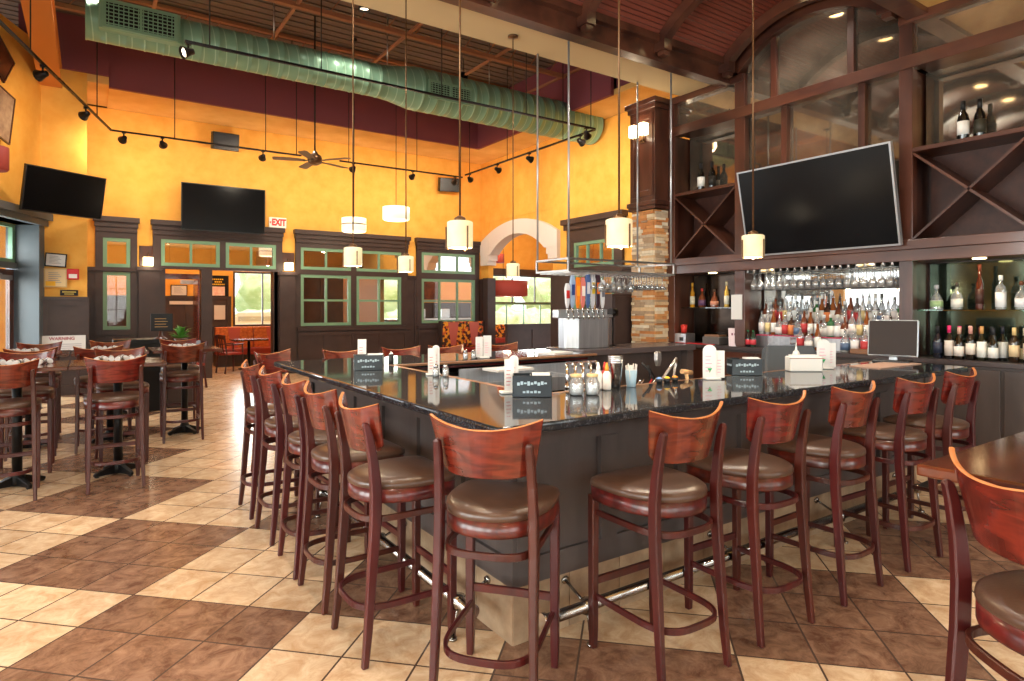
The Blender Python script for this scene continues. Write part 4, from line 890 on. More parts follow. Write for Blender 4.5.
def bottle(kind, glass, label, cap, spout=False, clear=False):
    pf, h, lz, lr, cz, cr = PROF[kind]; r = empty('liquor_bottle' if kind != 'wine' else 'wine_bottle')
    r.name = {'wine':'wine_bottle','wineb':'wine_bottle','winec':'wine_bottle','soda':'soda_bottle'}.get(kind, 'liquor_bottle')
    MB().lathe(pf, 0,0,0, 14).build('glass_body', bmat(glass, clear), r)
    if clear: MB().lathe([(pf[1][0]-.004,.006),(pf[1][0]-.004,pf[2][1]*.8)],0,0,0,12).build('liquid', bmat(glass), r)
    if label: MB().lathe([(lr,lz[0]),(lr,lz[1])],0,0,0,14).build('label', cmat(label), r)
    if spout: b = MB(); b.lathe([(.013,0),(.014,.015),(.006,.02),(.004,.05),(.003,.052)],0,0,cz[0]+.01,8); b.build('pour_spout', M['chrome'], r)
    else: MB().lathe([(cr,cz[0]),(cr,cz[1]),(cr*.7,cz[1]+.002)],0,0,0,12).build('cap', cmat(cap), r)
    return r
NM = {}
def place_bottle(key, x, y, z, label, group, rz=0):
    kind, glass, lab, cap, spout, clear = key
    if key not in NM: o = bottle(*key); reg(o); NM[key] = o
    else: o = dup(NM[key], (0,0,0)); 
    if 'group' in o: del o['group']
    o.location = (x,y,z); o.rotation_euler.z = rz; tag(o, label, 'bottle', group); return o
ORD = ['first','second','third','fourth','fifth','sixth','seventh','eighth','ninth','tenth','eleventh','twelfth','thirteenth','fourteenth','fifteenth','sixteenth','seventeenth','eighteenth','nineteenth','twentieth','twenty-first','twenty-second','twenty-third','twenty-fourth','twenty-fifth','twenty-sixth']
# stepped risers
r = empty('bottle_riser', (6.60,2.95,1.071)); b = MB(); b.box(.09,0,0,.33,1.62,.14); b.box(.20,0,.14,.33,1.62,.29); b.build('steps', M['steel'], r, bevel=.003); b = MB(); b.box(.085,0,.135,.09,1.62,.15); b.box(.195,0,.28,.2,1.62,.3); b.build('edge_strip', cmat((190,60,90)), r)
tag(r, 'stepped steel riser carrying two tiers of liquor bottles', 'riser')
kinds = ['tall','round','square','tall','wine','square','round']
palG = [((126,66,30),False),((214,214,210),True),((230,232,228),True),((110,56,34),False),((222,222,216),True),((60,38,28),False),((196,140,70),True),((40,96,50),False),((225,215,205),True),((150,70,50),True)]
palL = [(222,216,206),(214,124,70),(226,222,216),(224,220,214),(180,56,58),(222,196,140),(228,228,226),(90,110,140),(226,216,212)]
nm = lambda c: min([('white',(235,235,230)),('amber',(205,120,45)),('green',(50,120,60)),('red',(185,45,45)),('dark brown',(50,32,26)),('orange',(228,130,50)),('blue',(70,90,130)),('cream',(232,205,130)),('pink',(238,170,190)),('black',(25,25,28)),('rust brown',(150,65,35))], key=lambda q: sum((a-b_)**2 for a, b_ in zip(q[1], c)))[0]
combos = [(k_, *palG[(i*3) % 10][:1], palL[(i*2) % 9], palL[(i*5+3) % 9], i % 3 != 0, palG[(i*3) % 10][1]) for i, k_ in enumerate(kinds*2)]
for i in range(25):
    y = 4.55-.064*i; k_ = combos[(i*5+1) % 14]
    place_bottle(k_, 6.86, y, 1.362, '%s bottle, %s label, %s from the left on the top tier behind the bar' % (nm(k_[1]), nm(k_[2]), ORD[i]), 'liquor bottles on the top tier behind the bar')
for i in range(21):
    y = 4.53-.077*i; k_ = combos[(i*3+4) % 14]
    place_bottle(k_, 6.745, y, 1.212, '%s bottle, %s label, %s from left on the lower tier behind the bar' % (nm(k_[1]), nm(k_[2]), ORD[i]), 'liquor bottles on the second tier behind the bar')
for i, (y, g, l, c) in enumerate([(4.585,(30,30,34),(210,60,70),(40,120,80)),(4.515,(34,60,46),(214,70,80),(30,110,60))]):
    place_bottle(('soda', g, l, c, False, False), 6.55, y, 1.071, ['red-labelled dark soda bottle beside the white laminated card','red-labelled green soda bottle, right of the dark one beside the laminated card'][i], 'soda bottles on the back counter')
for i in range(9):
    y = 3.95-.1*i
    if i in (3,4): continue
    k_ = combos[(i*4+2) % 14]; place_bottle(k_, 6.60, y, 1.071, '%s bottle, %s label, %s from left in the front counter row' % (nm(k_[1]), nm(k_[2]), ORD[i if i < 3 else i-2]), 'liquor bottles in the front row on the back counter')
for i, (y, k_, t) in enumerate([(5.61,('tall',(214,150,40),(236,226,200),(220,170,60),False,False),'slim golden liqueur bottle, leftmost on the left glass shelf'),(5.45,('round',(120,60,30),(90,60,100),(200,60,60),False,False),'squat whisky bottle with violet label on the left glass shelf'),(5.25,('pyramid',(120,60,34),(190,130,110),(60,40,30),False,False),'rounded decanter with red label on the left glass shelf'),(5.06,('tall',(222,180,90),(240,236,220),(220,210,180),False,False),'pale gold bottle, rightmost on the left glass shelf')]):
    place_bottle(k_, 6.78, y, 1.546, t, None)
for i, (y, k_, t, h) in enumerate([(2.65,('pyramid',(205,214,196),(150,180,130),(190,190,194),False,True),'clear tapered tequila bottle with green label and silver stopper on the right glass shelf',1),(2.48,('round',(232,226,206),(230,226,216),(60,50,40),False,True),'squat clear bottle with dark stopper on the right glass shelf',1),(2.30,('tall',(74,28,16),(60,28,20),(130,60,36),False,False),'tall slender reddish-brown bottle on the right glass shelf',1.25),(2.14,('square',(232,232,228),(240,240,240),(244,242,238),False,True),'white-labelled bottle with a conical white top on the right glass shelf',1.2),(1.99,('round',(226,226,222),(230,232,236),(110,60,36),False,True),'round clear bottle with brown stopper, rightmost on the right glass shelf',1)]):
    o = place_bottle(k_, 6.74, y, 1.526, t, None); o.scale = (1,1,h)
WD = [(2.585,(24,26,38),(50,56,76),(24,22,26)),(2.53,(30,28,26),(40,40,44),(30,28,30)),(2.49,(22,16,14),(222,214,206),(226,40,110)),(2.44,(20,16,14),(200,180,160),(230,60,130)),(2.41,(26,18,10),(236,228,220),(214,170,150)),(2.355,(30,20,12),(60,40,20),(222,180,170)),(2.32,(24,18,12),(232,222,210),(206,150,140)),(2.275,(20,15,12),(230,222,214),(120,50,50)),(2.235,(30,30,16),(238,236,228),(200,150,90)),(2.19,(22,20,14),(240,240,236),(24,24,26)),(2.15,(24,24,20),(228,228,222),(34,34,38)),(2.11,(20,20,18),(234,234,230),(30,30,40)),(2.00,(36,22,12),(214,190,150),(220,190,130)),(1.95,(60,54,40),(222,200,160),(230,210,180)),(1.90,(24,20,18),(206,190,170),(200,170,110)),(1.84,(210,200,190),(230,226,220),(160,60,40))]
for i, (y, g, l, c) in enumerate(WD):
    x = 6.60+(.09 if i % 2 else 0)
    place_bottle((('wine','winec','wineb')[i*2 % 3], g, l, c, False, False), x, y, 1.071, '%s wine bottle, %s label, %s cap, %s from left in the right-hand row' % (nm(g), nm(l), nm(c), ORD[i]), 'wine bottles on the right-hand back counter')
for i, (y, h, t) in enumerate([(5.37,(236,234,228),'dark wine bottle with white label on the high ledge of the left mirror niche'),(5.24,(40,36,30),'dark unlabelled wine bottle right of the white-labelled one in the left mirror niche'),(2.40,(240,238,232),'large dark wine bottle with white label on the high ledge of the right mirror niche'),(2.29,(60,56,44),'dark wine bottle behind the white-labelled one in the right mirror niche')]):
    o = place_bottle(('wine',(18,16,12),h,(22,20,20),False,False), 6.66 if i % 2 == 0 else 6.72, y, 3.071, t, None); o.scale = (1.25,1.25,1.25)
# hanging glasses behind the bar
r = empty('stemware_rack', (6.5,2.9,1.955)); b = MB()
for i in range(20): y = .04+.085*i; b.box(.0,y-.014,0,.40,y-.009,.012); b.box(.0,y+.009,0,.40,y+.014,.012); b.box(.0,y-.009,.012,.40,y+.009,.034)
b.build('hanger_channels', M['nickel'], r); tag(r, 'row of metal channels holding stemware under the back bar beam', 'glass rack')
for i in range(19):
    for j in range(3): hang(wg, 6.56+.115*j, 2.9+.0825+.085*i, 1.951, 'clear stemmed wine glass hanging upside down under the back bar beam', 'wine glasses hanging under the back bar beam')
# things on the back counter
r = empty('sign_holder', (6.50,4.72,1.071), -PI/2+.35); b = MB(); b.loops([[(-.085,0,0),(.085,0,0),(.1,.03,.22),(-.1,.03,.22)],[(-.085,.006,0),(.085,.006,0),(.1,.036,.22),(-.1,.036,.22)]], True, True, True, False); b.build('card', mat('pale_pink_card', srgb(222,200,204), .5), r)
b = MB(); 
for i in range(4): b.box(-.06+.035*i,.018+.0,.12,-.04+.035*i,.0195,.15)
b.xform(Matrix.Translation((0,.0,.01))); b.build('print', cmat((120,60,80)), r); tag(r, 'pale pink flared card holder on the back counter', 'sign')
tag(MB().box(-.005,-.075,0,.005,.075,.3).build('price_sheet', M['paper'], loc=(6.488,4.70,1.40)), 'white price sheet taped to the back bar post', 'paper')
r = empty('paper_tray', (6.55,4.15,1.071)); b = MB()
for z in (0,.06,.12): b.box(-.05,-.14,z,.05,.14,z+.006); b.box(-.05,-.14,z+.006,-.046,.14,z+.02)
for x, y in ((-.05,-.14),(.044,-.14),(-.05,.134),(.044,.134)): b.box(x,y,.006,x+.006,y+.006,.15)
b.build('shelves', M['steel'], r); MB().box(-.03,-.12,.008,.04,.12,.02).build('papers', M['paper'], r); tag(r, 'three-tier wire tray with papers on the back counter', 'tray')
r = empty('card_printer', (6.62,5.12,1.071)); b = MB(); b.box(-.09,-.13,0,.12,.13,.1); b.build('body', mat('grey_printer', srgb(92,88,86), .5), r, bevel=.01); MB().box(-.07,-.11,.1,.09,.11,.125).build('lid', M['wood_trim'], r, bevel=.004); tag(r, 'grey receipt printer on the back counter left of the post', 'printer')
r = empty('red_cup', (6.62,5.62,1.20)); MB().lathe([(.035,0),(.045,.11),(.042,.11),(.033,.005)],0,0,0,16,cap1=False).build('cup', cmat((222,60,50)), r); MB().lathe([(.04,.08),(.03,.09),(.0,.095)],0,0,0,12,cap0=True).build('contents', M['paper'], r); tag(r, 'red cup standing on a steel box at the left end of the back counter', 'cup')
r = empty('caddy_box', (6.60,5.60,1.071)); MB().box(-.09,-.1,0,.1,.1,.128).build('box', M['steel'], r, bevel=.004); MB().box(-.095,-.06,.03,-.09,.0,.08).build('plate', M['plastic'], r); tag(r, 'small steel box with dark plate under the red cup', 'box')
tag(MB().box(-.1,-.3,0,.03,.3,.008).build('bar_runner', M['red'], loc=(6.58,5.35,1.071)), 'thin red mat along the left back counter edge', 'mat')
r = empty('white_pot', (6.1,3.55,.98)); tag(MB().lathe([(.04,0),(.055,.13),(.052,.13),(.038,.008)],0,0,0,18,cap1=False).build('white_cup', M['white'], loc=(6.55,3.03,1.12)), 'white tapered cup left of the dark register screen', 'cup'); bpy.data.objects.remove(r)
tag(MB().box(-.1,-.22,0,.1,.24,.05).build('cutting_board', M['wood_trim'], loc=(6.58,3.1,1.071), bevel=.004), 'light wooden block under the white cup on the back counter', 'board')
# main television over the back bar
def tvset(name, w, h, loc, rz, tilt, label, frame=None, t=.05, arm=None):
    r = empty(name, loc, rz); Mx = Matrix.Rotation(tilt, 4, 'X')
    b = MB(); f = .018; b.box(-w/2,-.0,0,-w/2+f,t,h); b.box(w/2-f,0,0,w/2,t,h); b.box(-w/2+f,0,0,w/2-f,t,f); b.box(-w/2+f,0,h-f,w/2-f,t,h); b.xform(Mx); b.build('bezel', frame or M['plastic'], r)
    b = MB(); b.box(-w/2+f,.006,f,w/2-f,.012,h-f); b.xform(Mx); b.build('screen', M['screen'], r)
    b = MB(); b.box(-w/2+f,.012,f,w/2-f,t,h-f); b.xform(Mx); b.build('back_cover', M['plastic'], r)
    if arm:
        b = MB(); b.box(-.15,t,h*.35,.15,t+.03,h*.65); b.xform(Mx); p = Mx @ Vector((0,t+.03,h*.5)); b.bar([tuple(p), (arm[0],arm[1],arm[2])], .06, .05); b.build('wall_bracket', M['blackmetal'], r)
    tag(r, label, 'television'); return r
tvset('television', 1.66, .98, (6.36,3.63,2.135), -PI/2, .215, 'huge flat television tilted down in front of the back bar mirrors', M['silver'], arm=(0,.26,.5))
tvset('television', 1.68, 1.0, (2.43,14.72,3.18), 0, .04, 'flat television on the far yellow wall above the doorway, beside the exit sign', arm=(0,.27,.5))
tvset('television', 1.24, .72, (-.36,12.60,3.06), math.atan2(.53,.85), .2, 'flat television hung in the left corner above the fire alarm', arm=(0.05,.8,.4))

# ------------------------------------------------------------------ stone pillar
r = empty('stone_pillar', (6.27,5.82,0)); b = MB(); R2 = random.Random(3); tones = []; z = 1.07*0
W = .40; z = 0
while z < 2.84:
    h = R2.choice((.026,.032,.04,.048)); h = min(h, 2.86-z)
    for face in range(3):
        u = 0
        while u < W-.01:
            w = min(R2.uniform(.07,.26), W-u); w = W-u if W-u-w < .04 else w; d = R2.uniform(.0,.022); f0 = len(b.f)
            if face == 0: b.box(-.02-d, u, z, .03, u+w-.002, z+h-.003)
            elif face == 1: b.box(u, -.02-d, z, u+w-.002, .03, z+h-.003)
            else: b.box(u, W-.03, z, u+w-.002, W+.0+d, z+h-.003)
            tones += [R2.random()]*(len(b.f)-f0); u += w
    z += h
f0 = len(b.f); b.box(.0,.0,0,W,W-.01,2.86); tones += [.3]*6
me = b.mesh('ledge_stone', M['stone']); at = me.attributes.new('tone', 'FLOAT', 'FACE')
for i, t in enumerate(tones): at.data[i].value = t
o = bpy.data.objects.new('ledge_stone', me); C.objects.link(o); o.parent = r
b = MB(); b.box(-.06,-.06,2.87,.44,.44,2.92); b.box(-.08,-.08,2.92,.45,.45,2.98); b.box(-.03,-.03,2.98,.43,.43,4.22); b.box(-.045,.0,3.05,-.03,.06,4.17); b.box(-.045,.34,3.05,-.03,.4,4.17); b.box(-.045,.06,3.05,-.03,.34,3.13); b.box(-.045,.06,4.09,-.03,.34,4.17); b.box(-.06,-.06,4.22,.45,.45,4.28); b.box(-.10,-.10,4.28,.47,.47,4.345); b.build('wood_capital', M['wood_dark_v'], r, bevel=.004)
tag(r, 'pillar of stacked ledge stone under a dark wood capital', 'pillar')
r = empty('wall_sconce', (6.24,6.0,3.86)); MB().box(-.02,-.04,-.08,-.008,.04,.06).build('backplate', M['bronze'], r); b = MB(); b.tube([(-.02,0,-.03),(-.06,-.06,-.06),(-.09,-.09,.0)],.008,6); b.tube([(-.02,0,-.03),(-.06,.06,-.06),(-.09,.09,.0)],.008,6); b.build('arm', M['bronze'], r)
for y in (-.09,.09): b = MB(); b.box(-.14,y-.05,0,-.04,y+.05,.16); b.build('glass_shade', M['glow_soft'], r, bevel=.004)
tag(r, 'twin-shade glowing sconce on the wood capital of the stone pillar', 'wall lamp')

# ------------------------------------------------------------------ pendants over the bar
def pendant(x, y, zb, top, label, w=.136, h=.14):
    r = empty('pendant_lamp', (x,y,zb)); b = MB(); b.lathe([(w/2-.002,0),(w/2,.006),(w/2,h-.006),(w/2-.01,h),(.0,h)],0,0,0,24,cap0=False,cap1=False); b.lathe([(w/2-.003,0),(w/2-.003,h-.003)],0,0,0,24,cap0=False,cap1=False); b.build('lamp_shade', M['shade'], r)
    MB().cyl((0,0,h),(0,0,top-zb),.0055,8).build('rod', M['bronze'], r); MB().lathe([(.03,0),(.03,.018),(.008,.03)],0,0,h,12).build('shade_cap', M['bronze'], r)
    b = MB()
    for a in (0.6, 2.69, 4.78):
        c, s = math.cos(a), math.sin(a); q = w/2+.004; b.bar([(c*q,s*q,-.006),(c*q,s*q,h-.03)],.006,.006); b.cyl((c*(q-.012),s*(q-.012),-.004),(c*q,s*q,-.004),.006,6)
    b.build('shade_clip', M['bronze'], r); MB().lathe([(.055,0),(.055,-.015),(.01,-.025)],0,0,top-zb,16).build('canopy', M['bronze'], r)
    MB().lathe([(.0,0),(.02,.02),(.022,.05),(.01,.08)],0,0,.04,12).build('bulb', M['glow'], r)
    tag(r, label, 'pendant lamp', 'cylinder pendants over the bar')
    return r
vz = lambda y: VC+math.sqrt(VR*VR-(y-VM)**2)
PEND = [(1.609,2.854,'large cylinder pendant hanging over the near left corner of the bar'),(2.243,2.325,'cylinder pendant hanging over the front counter before the stone pillar'),(3.436,2.37,'cylinder pendant hanging in front of the big television'),(1.647,4.562,'cylinder pendant at far left, below the white drum lamp and over the left counter'),(2.317,5.08,'small cylinder pendant over the far counter, left of the big near one'),(3.618,5.305,'small cylinder pendant over the far counter in front of the stone arch')]
for x, y, t in PEND: pendant(x, y, 1.86, 4.35 if (y < 2.6 or y > 5) else vz(y)-.0, t)
def drum(x, y, zb, top, w, h, m, label, name='drum_lamp', tiers=False):
    r = empty(name, (x,y,zb)); b = MB(); b.lathe([(w/2*.9,0),(w/2,.02),(w/2,h),(w/2*.94,h)],0,0,0,28,cap0=True,cap1=True); b.build('lamp_shade', m, r)
    if tiers: MB().lathe([(w/2+.003,0),(w/2+.003,.02)],0,0,h*.5,28,cap0=False,cap1=False).build('band', M['nickel'], r)
    MB().cyl((0,0,h),(0,0,top-zb),.007,8).build('rod', M['blackmetal'], r); MB().lathe([(.06,0),(.06,-.03),(.01,-.04)],0,0,top-zb,14).build('canopy', M['blackmetal'], r); tag(r, label, 'pendant lamp'); return r
drum(4.17, 11.5, 2.98, 6.66, .46, .26, M['shade_far'], 'white fabric drum lamp above the left cylinder pendant, far over the dining area', tiers=True)
drum(5.47, 12.5, 3.42, 6.66, .58, .28, M['shade_far'], 'white drum lamp hanging highest before the far yellow wall')
drum(10.15, 15.4, 1.86, 4.5, 1.45, .46, M['shade_red'], 'wide red drum lamp seen through the stone arch'); drum(-.92, 9.0, 3.08, 6.66, .34, .26, M['shade_red'], 'red fabric lamp cut off by the left edge of the picture')
drum(11.2, 17.2, 3.0, 4.5, .3, .3, M['shade_red'], 'small red lantern deep inside the stone arch room')
# recessed lights in the vault
for i, x in enumerate((6.05,4.9,3.65,2.5,1.4,.3)):
    y = 3.8; z = vz(y); r = empty('recessed_light', (x,y,z-.02)); MB().lathe([(.075,0),(.095,-.004),(.095,.01),(.075,.01)],0,0,0,24,cap0=False,cap1=False).build('trim_ring', M['white'], r); MB().lathe([(.0,.002),(.076,.002),(.076,.006),(0,.006)],0,0,0,24,cap0=False,cap1=False).build('lens', M['glow'], r)
    tag(r, 'round recessed light in the barrel vault, %s from the back bar' % ORD[i], 'ceiling light', 'recessed lights in the barrel vault')

# ------------------------------------------------------------------ ceiling fan, speakers, duct, tracks
r = empty('ceiling_fan', (3.28,11.0,4.05)); b = MB(); b.lathe([(.05,0),(.11,.03),(.13,.09),(.11,.16),(.05,.2),(.03,.24)],0,0,0,18); b.build('motor', M['bronze'], r); MB().cyl((0,0,.2),(0,0,2.62),.014,8).build('rod', M['blackmetal'], r)
for i in range(5):
    a = .35+i*2*PI/5; Mx = Matrix.Rotation(a,4,'Z'); b = MB(); b.loops([[(x,-w,.06+dz),(x,w,.075+dz),(x,w,.083+dz),(x,-w,.068+dz)] for x, w, dz in ((.16,.05,0),(.3,.07,.005),(.66,.08,.0),(.7,.05,0))], True, True, True, False); b.xform(Mx); bl = b.build('blade', mat('fan_blade', srgb(120,92,66), .5) if i == 0 else bpy.data.materials['fan_blade'], r)
    b = MB(); b.bar([(.08,0,.07),(.2,0,.07)],.05,.01); b.xform(Mx); b.build('blade_arm', M['blackmetal'], bl)
tag(r, 'dark five-blade ceiling fan before the far yellow wall', 'ceiling fan')
def speaker(x, y, z, rz, lab):
    r = empty('wall_speaker', (x,y,z), rz); b = MB(); b.box(-.26,-.14,0,.26,.14,.36); b.xform(Matrix.Rotation(.2,4,'X')); b.build('cabinet', M['black'], r, bevel=.008); b = MB(); b.box(-.24,-.15,.02,.24,-.14,.34); b.xform(Matrix.Rotation(.2,4,'X')); b.build('grille', M['blackmetal'], r); MB().cyl((0,.1,.2),(0,.34,.22),.03,10).build('wall_bracket', M['blackmetal'], r); tag(r, lab, 'speaker')
speaker(2.42, 14.64, 4.95, 0, 'black loudspeaker high on the far wall above the television'); speaker(7.9, 14.64, 4.62, -.3, 'dark loudspeaker near the far right corner of the yellow wall')
# duct along X at y=10.2
r = empty('air_duct', (0,10.2,5.46)); b = MB(); prof = []
def sec(x, rr, n=28): return [(x, rr*math.cos(2*PI*j/n), rr*math.sin(2*PI*j/n)) for j in range(n)]
rings = []; x = -.05
def seg(x0, x1, r0, step=.23):
    x = x0
    while x < x1: rings.append(sec(x, r0)); x_ = x; rings.append(sec(x+.006, r0+.006)); rings.append(sec(x+.016, r0+.006)); rings.append(sec(x+.022, r0)); x += step
seg(-.05, 4.15, .275); rings.append(sec(4.35,.30)); rings.append(sec(4.75,.375)); seg(4.85, 9.1, .375, .26)
b.loops(rings, True, True, True, True); b.build('spiral_pipe', M['duct_spiral'], r); b = MB(); b.box(.1,-.33,-.2,1.06,-.1,.2); b.build('plenum', M['duct'], r, bevel=.006)
def grille(x0, x1, y, z0, z1, tilt=0):
    b = MB(); b.box(x0-.04,y-.03,z0-.04,x1+.04,y,z0); b.box(x0-.04,y-.03,z1,x1+.04,y,z1+.04); xm = (x0+x1)/2; b.box(x0-.04,y-.03,z0,x0,y,z1); b.box(x1,y-.03,z0,x1+.04,y,z1); b.box(xm-.015,y-.03,z0,xm+.015,y,z1)
    for q in range(6): z = z0+(z1-z0)*(q+.5)/6; b.box(x0,y-.022,z-.012,xm-.015,y-.016,z+.002); b.box(xm+.015,y-.022,z-.012,x1,y-.016,z+.002)
    n = 14
    for q in range(n): xx = x0+(x1-x0)*(q+.5)/n; b.box(xx-.006,y-.016,z0,xx+.006,y-.010,z1)
    g = b.build('register_grille', M['duct'], r); MB().box(x0,y-.008,z0,x1,y-.004,z1).build('register_core', M['black'], g)
grille(.18, .98, -.33, -.15, .15); grille(4.95, 5.75, -.375, -.2, .04)
for x in (2.4, 4.3, 6.4, 8.2): MB().cyl((x,0,.3),(x,0,1.2),.012,6).build('hanger_rod', M['nickel'], r)
tag(r, 'mint green spiral air duct running across the ceiling with two grilles', 'duct')
def spot_head(r, x, y, z, d, lit=False, light=None):
    """track head: stem, lamp can aimed along d"""
    d = Vector(d).normalized(); b = MB(); b.cyl((x,y,z),(x,y,z-.09),.012,8); b.box(x-.03,y-.03,z-.03,x+.03,y+.03,z)
    p = Vector((x,y,z-.12)); n = 14; rings = []
    side = d.cross(Vector((0,0,1))); side = side.normalized() if side.length > 1e-3 else Vector((1,0,0)); up = side.cross(d)
    for t, rr in ((-.07,.012),(-.06,.035),(-.01,.045),(.07,.075),(.075,.072),(.04,.05)): rings.append([p+d*t+side*(rr*math.cos(2*PI*j/n))+up*(rr*math.sin(2*PI*j/n)) for j in range(n)])
    b.loops(rings, True, True, False, True); h = b.build('spot_head', M['blackmetal'], r)
    b = MB(); b.loops([[p+d*.045+side*(.05*math.cos(2*PI*j/n))+up*(.05*math.sin(2*PI*j/n)) for j in range(n)], [p+d*.05+side*(.05*math.cos(2*PI*j/n))+up*(.05*math.sin(2*PI*j/n)) for j in range(n)]]); b.build('lamp_face', M['lampface'], h)
    if light: spot(tuple(p+d*.08), tuple(p+d*.6), light)
def spot(loc, tgt, energy, size=2.3, blend=.95, col=(1,.86,.66), rad=.05):
    l = bpy.data.lights.new('spot_lamp', 'SPOT'); l.energy = energy; l.spot_size = size; l.spot_blend = blend; l.color = col; l.shadow_soft_size = rad
    o = bpy.data.objects.new('spot_lamp', l); C.objects.link(o); o.location = loc; o.rotation_euler = (Vector(tgt)-Vector(loc)).to_track_quat('-Z','Y').to_euler(); return o
def track(pts, rods, heads, label, rodtop=6.7):
    r = empty('track_light', (0,0,0)); MB().bar(pts, .035, .03).build('rail', M['blackmetal'], r)
    for x, y in rods: MB().cyl((x,y,pts[0][2]),(x,y,rodtop),.008,6).build('hanging_rod', M['blackmetal'], r)
    for (x, y, d, e) in heads: spot_head(r, x, y, pts[0][2], d, True, e)
    tag(r, label, 'track light')
SP = 100
track([(-.85,8.6,4.66),(.31,13.0,4.66),(3.6,13.0,4.66)], [(.1,12.3),(1.3,13.0),(2.9,13.0),(3.5,13.0),(-.6,9.6)], [(-.5,10.0,(-.9,.8,-.25),SP*.6),(-.05,11.7,(-.6,1,-.3),SP*.6),(.5,13.0,(-.3,1,-.25),SP),(1.1,13.0,(.3,1,-.25),SP),(2.85,13.0,(0,1,-.25),SP)], 'bent black light track with spotlights along the left and far walls')
track([(.93,8.27,4.7),(7.4,8.27,4.7)], [(1.2,8.27),(2.55,8.27),(4.35,8.27),(5.9,8.27),(7.3,8.27)], [(.97,8.27,(-.8,-.25,-.35),SP*.5),(7.2,8.27,(.9,.5,-.6),SP)], 'long straight black light track crossing in front of the green duct')
track([(7.42,8.3,4.7),(7.42,12.9,4.7)], [(7.42,9.2),(7.42,11.1),(7.42,12.7)], [(7.42,8.7,(1,.2,-.25),SP*.75),(7.42,10.3,(1,0,-.25),SP*.75),(7.42,11.5,(1,.3,-.25),SP*.75),(7.42,12.7,(1,.8,-.25),SP*.75)], 'black light track along the right-hand yellow wall')
track([(4.4,13.0,4.66),(7.4,13.0,4.66)], [(4.6,13.0),(6.2,13.0),(7.3,13.0)], [(4.7,13.0,(0,1,-.25),SP),(6.1,13.0,(0,1,-.25),SP),(7.2,13.0,(.2,1,-.25),SP)], 'short black light track before the far wall, right of the fan')
# sconces on the far wall
for i, x in enumerate((1.0,3.83)):
    r = empty('wall_sconce', (x,WY-.0,2.40)); MB().box(-.15,-.03,.0,.15,0,.42).build('backplate', M['wood_dark_v'], r, bevel=.004); b = MB(); b.tube([(0,-.03,.24),(0,-.1,.26),(0,-.12,.2)],.01,6); b.build('arm', M['bronze'], r); MB().box(-.09,-.2,-.0,.09,-.05,.18).build('glass_shade', M['glow_soft'], r, bevel=.006)
    tag(r, ['glowing square sconce left of the double doorway under the television','glowing square sconce right of the doorway, below the exit sign'][i], 'wall lamp')
# exit sign
r = empty('exit_sign', (3.60,WY-.02,3.38)); MB().box(-.19,-.05,0,.19,0,.24).build('housing', M['exitface'], r, bevel=.005); text('EXIT', .185, M['exitred'], r, (.022,-.052,.12), name='lettering', bold=.009).scale = (.82,1.12,1); b = MB(); b.loops([[(-.185,y,.12),(-.15,y,.085),(-.15,y,.155)] for y in (-.0515,-.054)], True, True, True, False); b.build('arrow', M['exitred'], r); tag(r, 'white exit sign with red letters and left arrow on the far wall', 'exit sign')
# notices on the entry wall
def frame(name, x, y, z, w, h, rz, fm, pm, label, cat, roll=0, lines=None, d=.02):
    r = empty(name, (x,y,z), rz); Mx = Matrix.Rotation(roll,4,'Y'); f = .02
    b = MB(); b.box(-w/2,-d,-h/2,-w/2+f,0,h/2); b.box(w/2-f,-d,-h/2,w/2,0,h/2); b.box(-w/2+f,-d,-h/2,w/2-f,0,-h/2+f); b.box(-w/2+f,-d,h/2-f,w/2-f,0,h/2); b.xform(Mx); b.build('frame', fm, r)
    b = MB(); b.box(-w/2+f,-d*.6,-h/2+f,w/2-f,0,h/2-f); b.xform(Mx); b.build('sheet', pm, r)
    if lines:
        b = MB()
        for (lx, lz, lw, lh) in lines: b.box(lx*w-w/2,-d*.6-.002,lz*h-h/2,(lx+lw)*w-w/2,-d*.6-.0005,(lz+lh)*h-h/2)
        b.xform(Mx); b.build('print', cmat((150,146,150)), r)
    tag(r, label, cat); return r
L1 = [(.2,.25+.1*i,.55-.07*(i % 3),.03) for i in range(6)]
frame('framed_licence', -.49, 13.49, 2.37, .31, .24, 0, M['black'], M['paper'], 'black framed licence hung slightly tilted beside the fire alarm', 'framed notice', .06, L1)
r = frame('posted_notice', -.495, 13.49, 2.06, .33, .33, 0, mat('tan_frame', srgb(200,170,120), .6), mat('aged_paper', srgb(222,196,150), .6), 'tan paper notice below the black framed licence', 'notice', 0, L1); MB().box(-.14,-.016,-.14,.0,-.013,-.06).build('yellow_patch', cmat((236,180,30)), r)
r = empty('fire_alarm', (-.245,13.49,2.13)); MB().box(-.09,-.05,-.095,.09,0,.095).build('housing', M['red'], r, bevel=.01); MB().box(-.06,-.055,-.07,.06,-.05,.0).build('strobe', M['white'], r); tag(r, 'red fire alarm strobe on the yellow entry wall', 'fire alarm')
r = empty('wall_plaque', (-.3,13.49,1.80)); MB().box(-.13,-.015,-.05,.13,0,.05).build('plate', M['black'], r); b = MB(); b.box(-.1,-.017,.005,.1,-.015,.025); b.box(-.07,-.017,-.03,.07,-.015,-.012); b.build('lettering', cmat((190,160,70)), r); tag(r, 'small black plaque resting on the wainscot cap', 'plaque')
r = empty('warning_sign', (-.40,13.43,.92)); MB().box(-.34,-.012,-.13,.34,0,.13).build('board', M['paper'], r); text('WARNING', .075, cmat((150,40,60)), r, (0,-.013,.075), bold=.0015); b = MB(); 
for i in range(3): b.box(-.28,-.0135,-.1+.035*i,.28,-.012,-.085+.035*i)
b.build('print', cmat((170,164,170)), r); tag(r, 'white WARNING sign on the dark wainscot of the entry wall', 'sign')
